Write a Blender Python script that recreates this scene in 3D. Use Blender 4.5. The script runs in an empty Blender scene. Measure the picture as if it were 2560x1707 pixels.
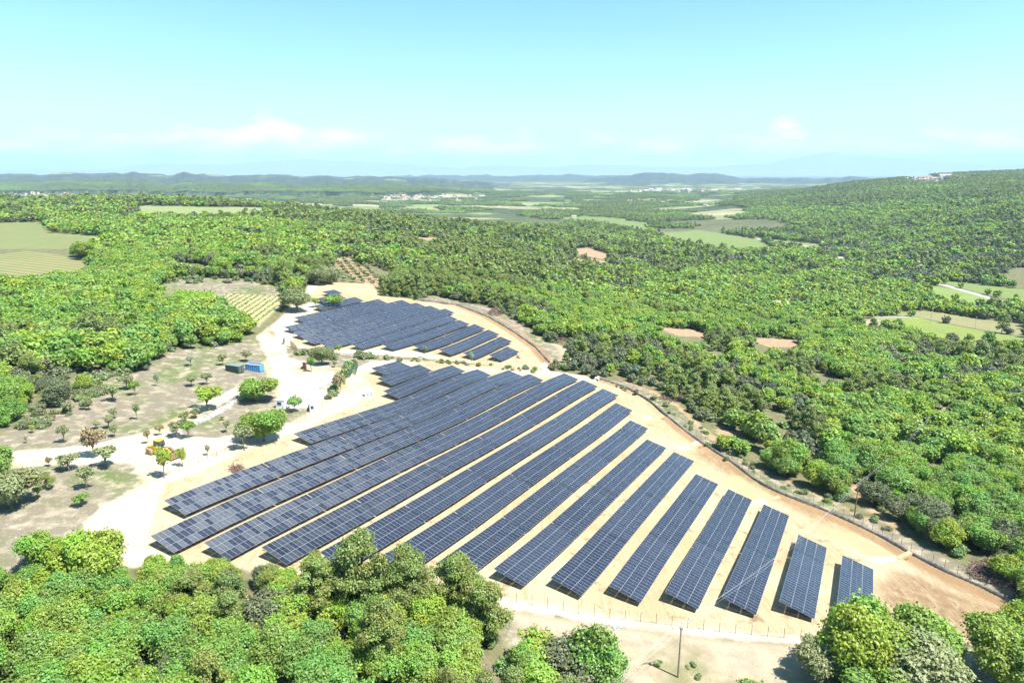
import bpy, numpy as np, math, random
random.seed(7); RNG = np.random.default_rng(7)
SC = bpy.context.scene
# ------------------------------------------------------------------ camera, sky, sun, exposure
cam = bpy.data.cameras.new("camera"); cam_o = bpy.data.objects.new("camera", cam); SC.collection.objects.link(cam_o)
cam.sensor_width = 36; cam.lens = 36*1714.2/2560; cam.clip_start = 1; cam.clip_end = 150000
cam_o.location = (0, 0, 60); cam_o.rotation_euler = (math.radians(90-13.79), 0, 0); SC.camera = cam_o
SUN_EL, SUN_AZ = math.radians(61), math.radians(118.5)      # azimuth clockwise from +Y
sun = bpy.data.lights.new("sun", 'SUN'); sun.energy = 5.0; sun.angle = math.radians(0.53); sun.color = (1, .955, .88)
sun_o = bpy.data.objects.new("sun", sun); SC.collection.objects.link(sun_o)
sun_o.rotation_euler = (math.radians(90)-SUN_EL, 0, math.radians(180)-SUN_AZ); sun_o.location = (60, -40, 120)
W = bpy.data.worlds.new("World"); SC.world = W; W.use_nodes = True
SC.view_settings.view_transform = 'Standard'; SC.view_settings.look = 'None'; SC.view_settings.gamma = 1
SC.view_settings.use_curve_mapping = False
SC.view_settings.exposure = 1.45
SC.render.engine = 'CYCLES'
SC.cycles.max_bounces = 6; SC.cycles.diffuse_bounces = 3; SC.cycles.glossy_bounces = 2; SC.cycles.transmission_bounces = 3
SC.cycles.transparent_max_bounces = 6; SC.cycles.volume_bounces = 0
SC.cycles.use_denoising = True
SC.cycles.use_adaptive_sampling = True; SC.cycles.adaptive_threshold = 0.02

class NT:                                      # small helper for node trees
    def __init__(s, tree): s.t = tree; s.t.nodes.clear()
    def n(s, typ, **kw):
        nd = s.t.nodes.new(typ)
        for k, v in kw.items():
            if k[:2] == 'i_':
                key = k[2:]; key = int(key) if key.isdigit() else key.replace('_', ' ')
                if isinstance(v, bpy.types.NodeSocket): s.t.links.new(v, nd.inputs[key])
                else: nd.inputs[key].default_value = v
            else: setattr(nd, k, v)
        return nd
    def l(s, a, b): s.t.links.new(a, b)
    def math(s, op, a, b=0.0, c=None, clamp=False):
        nd = s.t.nodes.new('ShaderNodeMath'); nd.operation = op; nd.use_clamp = clamp
        for i, v in enumerate((a, b, c)):
            if v is None: continue
            if isinstance(v, bpy.types.NodeSocket): s.l(v, nd.inputs[i])
            else: nd.inputs[i].default_value = v
        return nd.outputs[0]
    def mix(s, f, a, b):
        nd = s.t.nodes.new('ShaderNodeMix'); nd.data_type = 'RGBA'
        for sock, v in ((nd.inputs[0], f), (nd.inputs[6], a), (nd.inputs[7], b)):
            if isinstance(v, bpy.types.NodeSocket): s.l(v, sock)
            else: sock.default_value = v if not isinstance(v, tuple) or len(v) == 4 else (*v, 1)
        return nd.outputs[2]
    def ramp(s, f, pts):
        nd = s.t.nodes.new('ShaderNodeValToRGB'); e = nd.color_ramp.elements
        while len(e) < len(pts): e.new(0.5)
        for el, (p, c) in zip(e, pts): el.position = p; el.color = (*c, 1) if isinstance(c, tuple) else (c, c, c, 1)
        s.l(f, nd.inputs[0]); return nd.outputs[0]
    def noise(s, vec, scale, detail=3, rough=.55, dist=0.0):
        nd = s.n('ShaderNodeTexNoise'); nd.inputs['Scale'].default_value = scale
        nd.inputs['Detail'].default_value = detail; nd.inputs['Roughness'].default_value = rough; nd.inputs['Distortion'].default_value = dist
        if vec is not None: s.l(vec, nd.inputs['Vector'])
        return nd.outputs['Fac']

w = NT(W.node_tree)
sky = w.n('ShaderNodeTexSky'); sky.sky_type = 'NISHITA'; sky.sun_disc = False
sky.sun_elevation = SUN_EL; sky.sun_rotation = SUN_AZ; sky.altitude = 250; sky.air_density = 1.0; sky.dust_density = 0.6; sky.ozone_density = 2.0
# far cumulus band close to the horizon: noise over the direction of view, thickest where the real clouds stand
geo = w.n('ShaderNodeTexCoord'); sep = w.n('ShaderNodeSeparateXYZ', i_0=geo.outputs['Generated'])
azr = w.math('ARCTAN2', sep.outputs[0], sep.outputs[1]); elr = w.math('ARCSINE', sep.outputs[2])
cv = w.n('ShaderNodeCombineXYZ', i_0=w.math('MULTIPLY', azr, 9.0), i_1=w.math('MULTIPLY', elr, 30.0), i_2=3.3)
nb = w.noise(cv.outputs[0], 1.6, 6, .58)
cv2 = w.n('ShaderNodeCombineXYZ', i_0=w.math('MULTIPLY', azr, 9.0), i_1=0.0, i_2=7.7)
top = w.noise(cv2.outputs[0], 1.3, 5, .6)                       # cloud-top height along the horizon
lumps = None
for a0, e0, wd in ((-0.335, .020, .04), (-.25, .010, .14), (-.44, .010, .03), (-.62, .006, .03), (.365, .022, .03), (.54, .014, .03), (.66, .015, .03), (0.05, .006, .2)):
    d = w.math('DIVIDE', w.math('SUBTRACT', azr, a0), wd)
    g = w.math('MULTIPLY', w.math('EXPONENT', w.math('MULTIPLY', w.math('MULTIPLY', d, d), -1.0)), e0)
    lumps = g if lumps is None else w.math('ADD', lumps, g)
tope = w.math('ADD', w.math('ADD', w.math('MULTIPLY', w.math('SUBTRACT', top, .5), .05), .049), lumps)
edge = w.math('ADD', w.math('SUBTRACT', tope, elr), w.math('MULTIPLY', w.math('SUBTRACT', nb, .5), .035))
cf = w.math('MULTIPLY', edge, 45.0, clamp=True)
cf = w.math('MULTIPLY', cf, w.math('MULTIPLY', w.math('SUBTRACT', nb, .33), 3.2, clamp=True))
cf = w.math('MULTIPLY', cf, w.math('GREATER_THAN', elr, 0.0))
cf = w.math('MULTIPLY', cf, .75)
skyc = w.n('ShaderNodeMix', data_type='RGBA', blend_type='MULTIPLY'); skyc.inputs[0].default_value = 1
w.l(sky.outputs[0], skyc.inputs[6]); skyc.inputs[7].default_value = (.52, 1.05, 1.14, 1)
hz = w.math('MULTIPLY', w.math('EXPONENT', w.math('MULTIPLY', elr, -15.0)), .60)
out = w.mix(hz, skyc.outputs[2], (16., 17.5, 17.5))
out = w.mix(cf, out, (20., 27., 30.))
bg = w.n('ShaderNodeBackground', i_Color=out, i_Strength=.065)
w.l(bg.outputs[0], w.n('ShaderNodeOutputWorld').inputs[0])
# ------------------------------------------------------------------ camera geometry (photo pixels 2560 x 1707)
F_PX, PITCH, CAM_H = 1714.2, math.radians(13.79), 60.0
AZ, TILT, PW = math.radians(28.0), math.radians(15.38), 6.0
CP, SP = math.cos(PITCH), math.sin(PITCH)
UX, UY = math.sin(AZ), math.cos(AZ)          # unit vector along the panel rows
VX, VY = -math.cos(AZ), math.sin(AZ)         # unit vector across the rows (towards the high edge)

def elev(py):                                # slope dz/dY of a photo line
    return math.tan(math.atan((853.5 - py) / F_PX) - PITCH)
def uv2xy(u, v): return u * UX + v * VX, u * UY + v * VY
def xy2uv(x, y): return x * UX + y * UY, x * VX + y * VY

# ------------------------------------------------------------------ terrain height
TY = np.array([15, 60, 100, 160, 230, 300, 400, 550, 750, 1000, 1300, 1700, 2300, 3200, 4500, 6500, 9000, 60000.])
TPX = np.array([-500, 0, 320, 640, 960, 1280, 1600, 1900, 2200, 2560, 3060.])
TZ = np.array([
 #15   60  100  160  230  300  400  550  750 1000 1300 1700 2300 3200 4500 6500 9000 60000
 [ 3,   3,   3,   4,   4,   5,   6,   8,   9,  10,   9, -10, -60, -80, -80, -75, -75, -75],
 [ 1,   1,   1,   2,   3,   4,   5,   7,   8,   9,   8, -20, -70, -80, -80, -75, -75, -75],
 [ 0,   0,   0,   1,   2,   3,   4,   6,   7,   8,   6, -30, -72, -80, -80, -75, -75, -75],
 [ 0,   0,  -1,  -1,   0,   1,   1,   2,   3,   3,  -2, -40, -74, -82, -80, -75, -75, -75],
 [-2,  -2,  -3,  -4,  -4,  -5,  -6,  -7,  -8, -10, -22, -52, -76, -82, -80, -75, -75, -75],
 [-5,  -5,  -6,  -8,  -9, -11, -14, -20, -24, -30, -46, -62, -76, -82, -80, -75, -75, -75],
 [-9,  -9, -12, -14, -16, -18, -24, -34, -42, -50, -60, -66, -76, -82, -80, -75, -75, -75],
 [-13,-13, -16, -19, -22, -25, -32, -42, -50, -58, -64, -60, -50, -46, -62, -75, -75, -75],
 [-14,-14, -17, -21, -25, -29, -38, -48, -54, -58, -50, -30,   0,  22, -10, -60, -75, -75],
 [-14,-14, -18, -22, -27, -32, -42, -52, -52, -36, -12,  14,  37,  63,  50,   0, -60, -75],
 [-14,-14, -18, -22, -27, -34, -42, -48, -40, -16,   8,  34,  50,  64,  64,  40, -40, -75]], float)
TS = (TPX - 1280) * 0.971 / F_PX
SITE = np.array([  # u, v (mid of a table), ground height, read from the panel rows
 [141,-3.5,-17.3],[146,5.3,-17.4],[113,5.3,-13.8],[158,14,-18.0],[109,14,-13.0],[161,23,-17.3],[105,23,-12.4],[165,31.7,-16.9],
 [101,31.7,-11.7],[177,40.5,-16.9],[96,40.5,-9.9],[180,49.3,-16.2],[91.5,49.3,-8.4],[115,49.3,-10.9],[192,58,-15.8],[110.6,58,-9.9],
 [134.6,58,-11.5],[203,66.9,-15.0],[106,66.9,-8.8],[130,66.9,-10.3],[215,75.7,-14.9],[101.5,75.7,-7.3],[125.6,75.7,-9.0],
 [218,84.5,-13.6],[97,84.5,-6.3],[121.3,84.5,-7.8],[221.8,93.3,-13.5],[92.5,93.3,-5.1],[116.6,93.3,-6.7],[210.6,102,-11.9],
 [88.8,102,-4.1],[113,102,-6.0],[65,102,-3.0],[211,110.9,-12.0],[97.6,110.9,-4.0],[121.7,110.9,-6.1],[73.9,110.9,-2.3],
 [204,119.7,-11.1],[115,119.7,-4.8],[138.7,119.7,-7.0],[161,128.5,-8.4],[201,128.5,-9.7],[169,137,-7.6],[193,137,-8.7],
 [177,146,-7.2],[192,146,-8.4],[227,128.2,-12.1],[242,128.2,-12.1],[222,137.4,-11.4],[253,137.4,-11.2],[219,146.6,-10.3],
 [259,146.6,-10.2],[215,155.8,-8.8],[262,155.8,-9.2],[206.5,165,-7.5],[264,165,-8.5],[199,174,-6.7],[192,183.3,-6.1],
 [192.5,192.5,-5.4],[196,201.7,-4.8],[200,210.8,-4.2],[215,220,-3.7],
 [278,252,-1.5],[240,232,-3.0],[275,216,-5.2],[283,190,-7.2]])
RIDGES = [  # (distance, half depth, skyline in photo pixels /1.0884)
 (7600, 2300, [(-400,404),(0,400),(140,399),(220,402),(300,397),(380,404),(425,396),(470,402),(560,405),(640,402),(700,406),(900,407),(1000,410),(1050,413),(1140,424),(1250,440),(1330,470)]),
 (6600, 700, [(560,480),(640,450),(760,428),(900,420),(1000,416),(1080,416),(1120,420),(1180,431),(1260,448),(1330,480)]),
 (10500, 1500, [(1180,450),(1300,425),(1370,412),(1430,405),(1500,396),(1560,402),(1640,401),(1700,411),(1790,409),(1870,413),(1950,404),(1990,407),(2020,418),(2100,440)]),
 (14500, 1600, [(640,412),(760,408),(900,406),(1050,402),(1200,404),(1300,401),(1400,403),(1500,406),(1600,410),(1700,415)]),
 (31000, 3000, [(-400,392),(0,393),(300,392),(420,391),(520,393),(700,396),(900,394),(1100,394),(1300,397),(1700,394),(1900,389),(2000,391),(2200,393),(2800,393)]),
 (44000, 4000, [(-400,386),(0,391),(150,389),(250,388),(330,378),(430,376),(500,379),(600,372),(700,366),(760,368),(850,372),(950,379),(1050,385),(1150,380),(1250,385),(1380,378),(1500,383),(1650,383),(1750,377),(1820,364),(1870,354),(1905,349),(1950,356),(2050,366),(2150,374),(2300,379),(2800,384)]),
]
def _hash(ix, iy):
    n = (ix * 374761393 + iy * 668265263).astype(np.int64) & 0x7fffffff
    n = ((n ^ (n >> 13)) * 1274126177) & 0x7fffffff
    return (n ^ (n >> 16)) / float(0x7fffffff)
def vnoise(x, y):
    x = np.asarray(x, float); y = np.asarray(y, float)
    ix = np.floor(x).astype(np.int64); iy = np.floor(y).astype(np.int64)
    fx = x - ix; fy = y - iy; fx = fx*fx*(3-2*fx); fy = fy*fy*(3-2*fy)
    a = _hash(ix, iy); b = _hash(ix+1, iy); c = _hash(ix, iy+1); d = _hash(ix+1, iy+1)
    return (a*(1-fx)+b*fx)*(1-fy)+(c*(1-fx)+d*fx)*fy - 0.5
def fbm(x, y, o=4):
    r = 0; a = 1.0
    for i in range(o):
        r = r + a*vnoise(x*2**i+17.3*i, y*2**i-9.1*i); a *= .5
    return r
def _cub(xs, x):                              # Catmull-Rom weights on a non-uniform axis (smoothstep blend of linear)
    i = np.clip(np.searchsorted(xs, x) - 1, 0, len(xs)-2)
    t = np.clip((x - xs[i])/(xs[i+1]-xs[i]), 0, 1)
    return i, t
def _pchip_rows(xs, T):
    h = np.diff(xs); d = np.diff(T, axis=-1)/h
    m = np.zeros_like(T); m[..., 1:-1] = (d[..., 1:]*h[:-1] + d[..., :-1]*h[1:])/(h[1:]+h[:-1]); m[..., 0] = d[..., 0]; m[..., -1] = d[..., -1]
    return m
LY = np.log(TY); MY = _pchip_rows(LY, TZ)
def _herm(t, h, a, b, ma, mb):
    t2 = t*t; t3 = t2*t
    return (2*t3-3*t2+1)*a + (t3-2*t2+t)*h*ma + (-2*t3+3*t2)*b + (t3-t2)*h*mb
MS = _pchip_rows(TS, TZ.T).T; MSY = _pchip_rows(TS, MY.T).T
def base_z(x, y):
    yy = np.clip(y, 15, 60000); s = np.clip(x/np.maximum(yy, 15), TS[0], TS[-1]); l = np.log(yy)
    j, t = _cub(LY, l); h = LY[j+1]-LY[j]
    i, q = _cub(TS, s); g = TS[i+1]-TS[i]
    lo = _herm(t, h, TZ[i, j], TZ[i, j+1], MY[i, j], MY[i, j+1])
    hi = _herm(t, h, TZ[i+1, j], TZ[i+1, j+1], MY[i+1, j], MY[i+1, j+1])
    ml = MS[i, j]*(1-t)+MS[i, j+1]*t; mh = MS[i+1, j]*(1-t)+MS[i+1, j+1]*t
    return _herm(q, g, lo, hi, ml, mh)
_sx, _sy = uv2xy(SITE[:, 0], SITE[:, 1])
def _kern(r): r = r/30.0; return (1+r)*np.exp(-r)
_K = _kern(np.hypot(_sx[:, None]-_sx[None], _sy[:, None]-_sy[None])) + np.eye(len(SITE))*0.01
_w = np.linalg.solve(_K, SITE[:, 2]-base_z(_sx, _sy))
def _ridge(x, y):
    s = x/np.maximum(y, 15); out = np.zeros_like(s)-1e3; e0 = elev
    for k, (D, W, line) in enumerate(RIDGES):
        ls = np.array([(p[0]*1.0884-1280)*0.971/F_PX for p in line]); lz = np.array([CAM_H + elev(p[1]*1.0884)*D for p in line])
        n = fbm(s*60+k*7, s*0+k, 4)*D*0.0022
        top = np.interp(s, ls, lz, left=-200 if line[0][1] > 410 else None, right=-200 if line[-1][1] > 410 else None) + n
        t = (y-D)/W; t = np.where(t < 0, t*0.75, t)
        g = np.exp(-t*t)
        out = np.maximum(out, -90 + (top+90)*g)
    return out
def terrain(x, y):
    x = np.asarray(x, float); y = np.asarray(y, float); sh = np.broadcast(x, y).shape
    x = np.broadcast_to(x, sh).ravel(); y = np.broadcast_to(y, sh).ravel()
    z = base_z(x, y)
    m = (y < 450) & (np.abs(x) < 300)
    if m.any():
        xm, ym = x[m], y[m]; r = np.zeros(len(xm))
        for sx, sy, w in zip(_sx, _sy, _w): r += w*_kern(np.hypot(xm-sx, ym-sy))
        z = z.copy(); z[m] += r
    a = np.clip((y-300)/700, 0, 1)*np.clip((9000-y)/2000, 0, 1)
    z = z + a*(fbm(x/260., y/260., 3)*14*(0.4+0.6*np.clip((y-1500)/2500, 0, 1)))
    far = y > 4300
    if far.any():
        z = z.copy(); z[far] = np.maximum(z[far], _ridge(x[far], y[far]) + fbm(x[far]/500., y[far]/500., 4)*25)
    return z.reshape(sh)
_RY = np.exp(np.linspace(math.log(20), math.log(30000), 1400))
def hit(px, py, lift=0.0):                    # photo pixel -> point on the ground (or lift metres above it)
    e = elev(py); b = math.tan(PITCH+math.atan(e)); s = (px-1280)/F_PX*(CP-e*SP)
    zr = CAM_H + e*_RY; zt = terrain(s*_RY, _RY) + lift
    k = np.where(zr < zt)[0]
    if len(k) == 0: return None
    k = k[0]
    if k == 0: Y = _RY[0]
    else:
        a0 = zr[k-1]-zt[k-1]; a1 = zr[k]-zt[k]; t = a0/(a0-a1); Y = _RY[k-1]*(1-t)+_RY[k]*t
    return s*Y, Y, CAM_H + e*Y - lift
def project(x, y, z):
    z = z-CAM_H; d = y*CP-z*SP; up = y*SP+z*CP
    return 1280+F_PX*x/d, 853.5-F_PX*up/d
# ------------------------------------------------------------------ helpers for objects
def D(*p): return [(x*1.0884, y*1.0884) for x, y in p]
def world(pts, lift=0.0):
    o = []
    for p in pts:
        h = hit(p[0], p[1], lift)
        if h is not None: o.append((h[0], h[1]))
    return np.array(o)
def link(o): SC.collection.objects.link(o); return o
def tag(o, label=None, cat=None, group=None, kind=None):
    if label: o['label'] = label
    if cat: o['category'] = cat
    if group: o['group'] = group
    if kind: o['kind'] = kind
    return o
def new_mesh(name, verts, faces, mats=(), mi=None, smooth=False):
    """faces: (n,4) array or list"""
    me = bpy.data.meshes.new(name); verts = np.asarray(verts, np.float32)
    if isinstance(faces, np.ndarray):
        n, k = faces.shape
        me.vertices.add(len(verts)); me.vertices.foreach_set('co', verts.ravel())
        me.loops.add(n*k); me.loops.foreach_set('vertex_index', faces.astype(np.int32).ravel())
        me.polygons.add(n); me.polygons.foreach_set('loop_start', np.arange(0, n*k, k, dtype=np.int32))
        if mi is not None: me.polygons.foreach_set('material_index', np.asarray(mi, np.int32))
        me.update(calc_edges=True)
    else:
        me.from_pydata(np.asarray(verts, float).tolist(), [], faces)
        if mi is not None: me.polygons.foreach_set('material_index', np.asarray(mi, np.int32))
        me.update()
    for m in mats: me.materials.append(m)
    if smooth: me.polygons.foreach_set('use_smooth', np.ones(len(me.polygons), bool))
    return me
def obj(name, me, parent=None, loc=None, rz=None):
    o = link(bpy.data.objects.new(name, me))
    if parent is not None: o.parent = parent
    if loc is not None: o.location = loc
    if rz is not None: o.rotation_euler = (0, 0, rz)
    return o
def empty(name, loc, rz=0.0):
    o = link(bpy.data.objects.new(name, None)); o.location = loc; o.rotation_euler = (0, 0, rz); o.empty_display_size = .5
    return o
class MB:
    """collects boxes, tubes and prisms into one mesh"""
    def __init__(s): s.v = []; s.f = []; s.m = []; s.cur = 0
    def add(s, vs, fs):
        b = len(s.v); s.v += [tuple(map(float, v)) for v in vs]; s.f += [tuple(i+b for i in f) for f in fs]; s.m += [s.cur]*len(fs); return s
    def box(s, c, d, rz=0.0, taper=1.0):
        cx, cy, cz = c; hx, hy, hz = d[0]/2, d[1]/2, d[2]/2; ca, sa = math.cos(rz), math.sin(rz); vs = []
        for z, k in ((-hz, 1), (hz, taper)):
            for x, y in ((-hx, -hy), (hx, -hy), (hx, hy), (-hx, hy)):
                x, y = x*k, y*k; vs.append((cx+x*ca-y*sa, cy+x*sa+y*ca, cz+z))
        return s.add(vs, [(3, 2, 1, 0), (4, 5, 6, 7), (0, 1, 5, 4), (1, 2, 6, 5), (2, 3, 7, 6), (3, 0, 4, 7)])
    def tube(s, pts, rs, n=6):
        pts = [np.array(p, float) for p in pts]; rs = rs if hasattr(rs, '__len__') else [rs]*len(pts); rings = []
        for i, p in enumerate(pts):
            d = pts[min(i+1, len(pts)-1)]-pts[max(i-1, 0)]; d = d/(np.linalg.norm(d)+1e-9)
            a = np.cross(d, (0, 0, 1) if abs(d[2]) < .9 else (1, 0, 0)); a /= np.linalg.norm(a); b = np.cross(d, a)
            rings.append([p+rs[i]*(a*math.cos(2*math.pi*k/n)+b*math.sin(2*math.pi*k/n)) for k in range(n)])
        vs = [v for r in rings for v in r]; fs = []
        for i in range(len(pts)-1):
            for k in range(n): fs.append((i*n+k, i*n+(k+1) % n, (i+1)*n+(k+1) % n, (i+1)*n+k))
        fs.append(tuple(range(n-1, -1, -1))); fs.append(tuple((len(pts)-1)*n+k for k in range(n)))
        return s.add(vs, fs)
    def prism(s, prof, y0, y1):               # profile in x,z extruded along y
        n = len(prof); vs = [(x, y0, z) for x, z in prof]+[(x, y1, z) for x, z in prof]
        fs = [tuple(range(n)), tuple(range(2*n-1, n-1, -1))]+[(k, k+n, (k+1) % n+n, (k+1) % n) for k in range(n)]
        return s.add(vs, fs)
    def quad(s, a, b, c, d): return s.add([a, b, c, d], [(0, 1, 2, 3)])
    def mesh(s, name, mats, smooth=False): return new_mesh(name, s.v, s.f, mats, s.m if len(mats) > 1 else None, smooth)
    def build(s, name, mats, parent=None, loc=None, rz=None, smooth=False):
        return obj(name, s.mesh(name, mats if isinstance(mats, (list, tuple)) else [mats], smooth), parent, loc, rz)

def mat(name, col, rough=.8, metal=0.0, spec=.3, var=.12, vscale=1.5, bump=0.0):
    m = bpy.data.materials.new(name); m.use_nodes = True; t = NT(m.node_tree)
    p = t.n('ShaderNodeBsdfPrincipled', i_Roughness=rough, i_Metallic=metal); p.inputs['Specular IOR Level'].default_value = spec
    tc = t.n('ShaderNodeTexCoord'); nz = t.noise(tc.outputs['Object'], vscale, 4, .6)
    lo = tuple(c*(1-var*2) for c in col); hi = tuple(min(1, c*(1+var*2)) for c in col)
    t.l(t.ramp(nz, [(.3, lo), (.7, hi)]), p.inputs['Base Color'])
    if bump:
        b = t.n('ShaderNodeBump', i_Strength=bump, i_Distance=.05, i_Height=t.noise(tc.outputs['Object'], vscale*6, 4)); t.l(b.outputs[0], p.inputs['Normal'])
    t.l(p.outputs[0], t.n('ShaderNodeOutputMaterial').inputs[0]); return m

# ------------------------------------------------------------------ zones on the ground (outlines read off the photo, laid on the terrain)
Z = {}
SITE_A = D((190,1262),(196,1200),(240,1160),(330,1110),(420,1070),(500,1040),(590,1005),(680,965),(760,920),(790,880),(812,848),(850,830),(900,826),(1000,830),(1100,838),(1200,847),(1300,856),(1372,868),(1440,890),(1490,918),(1530,953),(1572,988),(1620,1022),(1680,1060),(1740,1105),(1800,1135),(1880,1165),(1960,1200),(2040,1240),(2100,1275),(2180,1315),(2250,1345),(2340,1388),(2352,1420),(2352,1480),(2240,1475),(2100,1500),(1840,1478),(1700,1466),(1500,1443),(1300,1415),(1150,1392),(1000,1368),(800,1335),(560,1310),(300,1300))
SITE_B = D((612,762),(640,735),(660,712),(700,690),(712,655),(735,648),(855,652),(872,680),(960,688),(1050,700),(1120,727),(1180,762),(1230,797),(1262,832),(1250,858),(1100,836),(980,818),(850,812),(760,808),(700,798),(650,792),(625,775))
Z['earth'] = [SITE_A, SITE_B, D((600,830),(660,822),(760,842),(812,848),(790,880),(740,940),(640,925))]
Z['gravel'] = [D((20,1038),(120,1030),(210,1022),(330,992),(400,960),(430,938),(500,912),(553,882),(562,894),(482,944),(432,976),(400,1000),(500,1006),(590,990),(520,1030),(480,1046),(450,1062),(420,1070),(330,1110),(300,1062),(130,1068),(20,1075)),
  D((190,1262),(196,1200),(240,1160),(330,1110),(500,1040),(680,965),(760,920),(790,880),(815,845),(850,832),(900,827),(1300,857),(1370,869),(1372,878),(1300,866),(1100,850),(900,836),(855,848),(850,875),(852,905),(800,935),(700,982),(600,1022),(380,1112),(362,1150),(345,1200),(338,1235),(400,1280),(300,1300)),
  D((588,772),(640,733),(660,709),(690,688),(712,652),(726,660),(702,708),(645,762),(652,790),(662,822),(700,832),(790,846),(775,870),(760,905),(735,925),(640,905),(632,880),(622,840),(608,808)),
  D((1142,1372),(1300,1396),(1500,1426),(1700,1450),(1850,1462),(1850,1478),(1700,1467),(1500,1443),(1300,1416),(1155,1396)),
  D((660,712),(700,690),(725,690),(720,740),(660,790),(770,800),(980,812),(1090,828),(1090,834),(960,822),(770,810),(650,792),(625,775),(640,745))]
Z['meadow'] = [D((-300,1010),(0,1000),(60,960),(120,900),(200,850),(250,870),(330,850),(400,805),(520,795),(600,770),(612,810),(625,850),(640,925),(735,940),(680,965),(330,1110),(196,1200),(190,1262),(110,1300),(60,1350),(0,1345),(-300,1345)),
  D((1120,1390),(1500,1443),(1850,1478),(1900,1568),(1950,1640),(1430,1640),(1180,1500)), D((2180,1490),(2500,1440),(2500,1700),(2150,1700)),
  D((1372,872),(1440,893),(1530,956),(1620,1025),(1740,1107),(1880,1167),(2040,1243),(2180,1318),(2352,1392),(2352,1360),(2190,1290),(2050,1215),(1960,1175),(1890,1140),(1800,1105),(1700,1062),(1640,1020),(1590,970),(1530,920),(1440,878)),
  D((630,790),(700,800),(850,818),(990,826),(1240,855),(1240,862),(1100,846),(900,832),(850,838),(812,855),(760,848),(655,826)),
  D((960,688),(1120,727),(1180,762),(1262,832),(1300,850),(1290,810),(1200,745),(1130,708),(1000,680)),
  D((850,812),(980,818),(1100,836),(1250,858),(1250,838),(1100,826),(980,805)), D((370,660),(400,640),(560,640),(650,665),(655,690),(590,755),(560,745),(480,700),(380,700))]
FIELDS = [  # outline, colour, stripe strength, stripe width, stripe heading
 (D((488,694),(528,674),(652,682),(636,712),(592,748)), (.36,.285,.16), 0, 2.2, 0),
 (D((378,694),(402,668),(500,670),(470,700),(425,704)), (.16,.19,.06), 0, 2.2, 0),
 (D((560,650),(590,655),(660,662),(640,657)), (.29,.235,.145), 0, 2, 0),
 (D((-300,520),(0,512),(92,510),(120,535),(282,547),(262,556),(150,572),(0,572),(-300,575)), (.20,.195,.095), .8, 6, 1.25),
 (D((-300,590),(0,585),(60,575),(215,598),(212,615),(60,640),(0,652),(-300,690)), (.25,.20,.105), .8, 6, 1.1),
 (D((278,484),(340,473),(600,482),(640,491),(500,493),(320,491)), (.20,.24,.10), .3, 7, .6),
 (D((500,476),(640,480),(640,484),(520,480)), (.22,.23,.12), 0, 7, .6),
 (D((2010,731),(2100,728),(2352,775),(2500,800),(2352,802),(2240,796),(2120,777)), (.17,.21,.045), .25, 3, 2.1),
 (D((1968,738),(2010,731),(2092,756),(1995,757)), (.28,.235,.155), 0, 2.2, 0),
 (D((2040,722),(2120,712),(2352,745),(2352,772),(2110,727)), (.22,.19,.10), .3, 4, 2.3),
 (D((1270,499),(1350,495),(1500,512),(1502,531),(1400,517)), (.14,.18,.065), .2, 8, 1),
 (D((1500,535),(1600,528),(1740,550),(1785,577),(1690,580),(1560,562)), (.14,.18,.06), .2, 8, 1),
 (D((1640,556),(1720,552),(1785,577),(1690,579)), (.20,.18,.10), .1, 8, 1),
 (D((1720,541),(1880,560),(1890,577),(1800,563)), (.17,.19,.08), .1, 6, 1),
 (D((2100,650),(2240,672),(2352,702),(2300,704),(2180,690)), (.16,.22,.06), .2, 5, 1),
 (D((2130,640),(2352,665),(2500,690),(2352,692),(2235,668)), (.15,.20,.065), .5, 7, 1.9),
 (D((1955,594),(2080,608),(2060,612),(1960,602)), (.20,.26,.10), .4, 6, 1),
 (D((840,479),(1000,483),(1180,492),(1060,486)), (.22,.25,.12), 0, 8, 1),
 (D((1130,400),(1131,400),(1130,401)), (.2,.2,.1), 0, 8, 1)]
Z['tilled'] = [D((1292,574),(1350,569),(1412,590),(1380,595)), D((1270,585),(1330,588),(1410,604),(1350,603)), D((1705,774),(1830,781),(1836,797),(1765,797)), D((1505,752),(1600,758),(1640,775),(1560,772)),
  D((935,545),(1010,546),(1005,552),(945,550)), D((745,595),(800,592),(880,640),(880,662),(830,650)), D((1660,1010),(1640,985),(1700,990),(1720,1020)), D((2400,640),(2401,640),(2400,641))]
Z['pale'] = [D((1160,1400),(1500,1445),(1850,1480),(1900,1560),(1950,1640),(1480,1640),(1440,1560),(1300,1480),(1180,1440)), D((2185,1490),(2300,1475),(2300,1520),(2190,1520)), D((1300,850),(1280,800),(1240,775),(1330,810))]
Z['brown'] = [D((2010,1345),(2060,1310),(2110,1318),(2180,1355),(2260,1385),(2320,1395),(2300,1440),(2180,1475),(2080,1440),(2020,1400)),
  D((2080,1275),(2180,1318),(2330,1388),(2300,1400),(2180,1350),(2090,1300)), D((1595,1025),(1640,1040),(1680,1065),(1800,1140),(1880,1170),(1960,1205),(2080,1268),(2070,1262),(1950,1215),(1860,1185),(1790,1150),(1690,1100),(1600,1045))]
Z['basin'] = [D((1862,1198),(1950,1222),(2068,1270),(2010,1284),(1945,1244)), D((1700,1085),(1790,1138),(1722,1146),(1650,1096)), D((1500,905),(1540,950),(1500,950),(1440,905),(1450,898))]
ROADS = [(D((1740,549),(1800,557),(1885,573)), 9), (D((2112,641),(2170,655),(2250,678),(2330,700)), 7), (D((280,485),(298,478),(340,473)), 5), (D((1928,590),(1942,604)), 8),
  (D((2010,729),(2080,728),(2150,733)), 3), (D((1590,533),(1700,545)), 4)]
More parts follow.
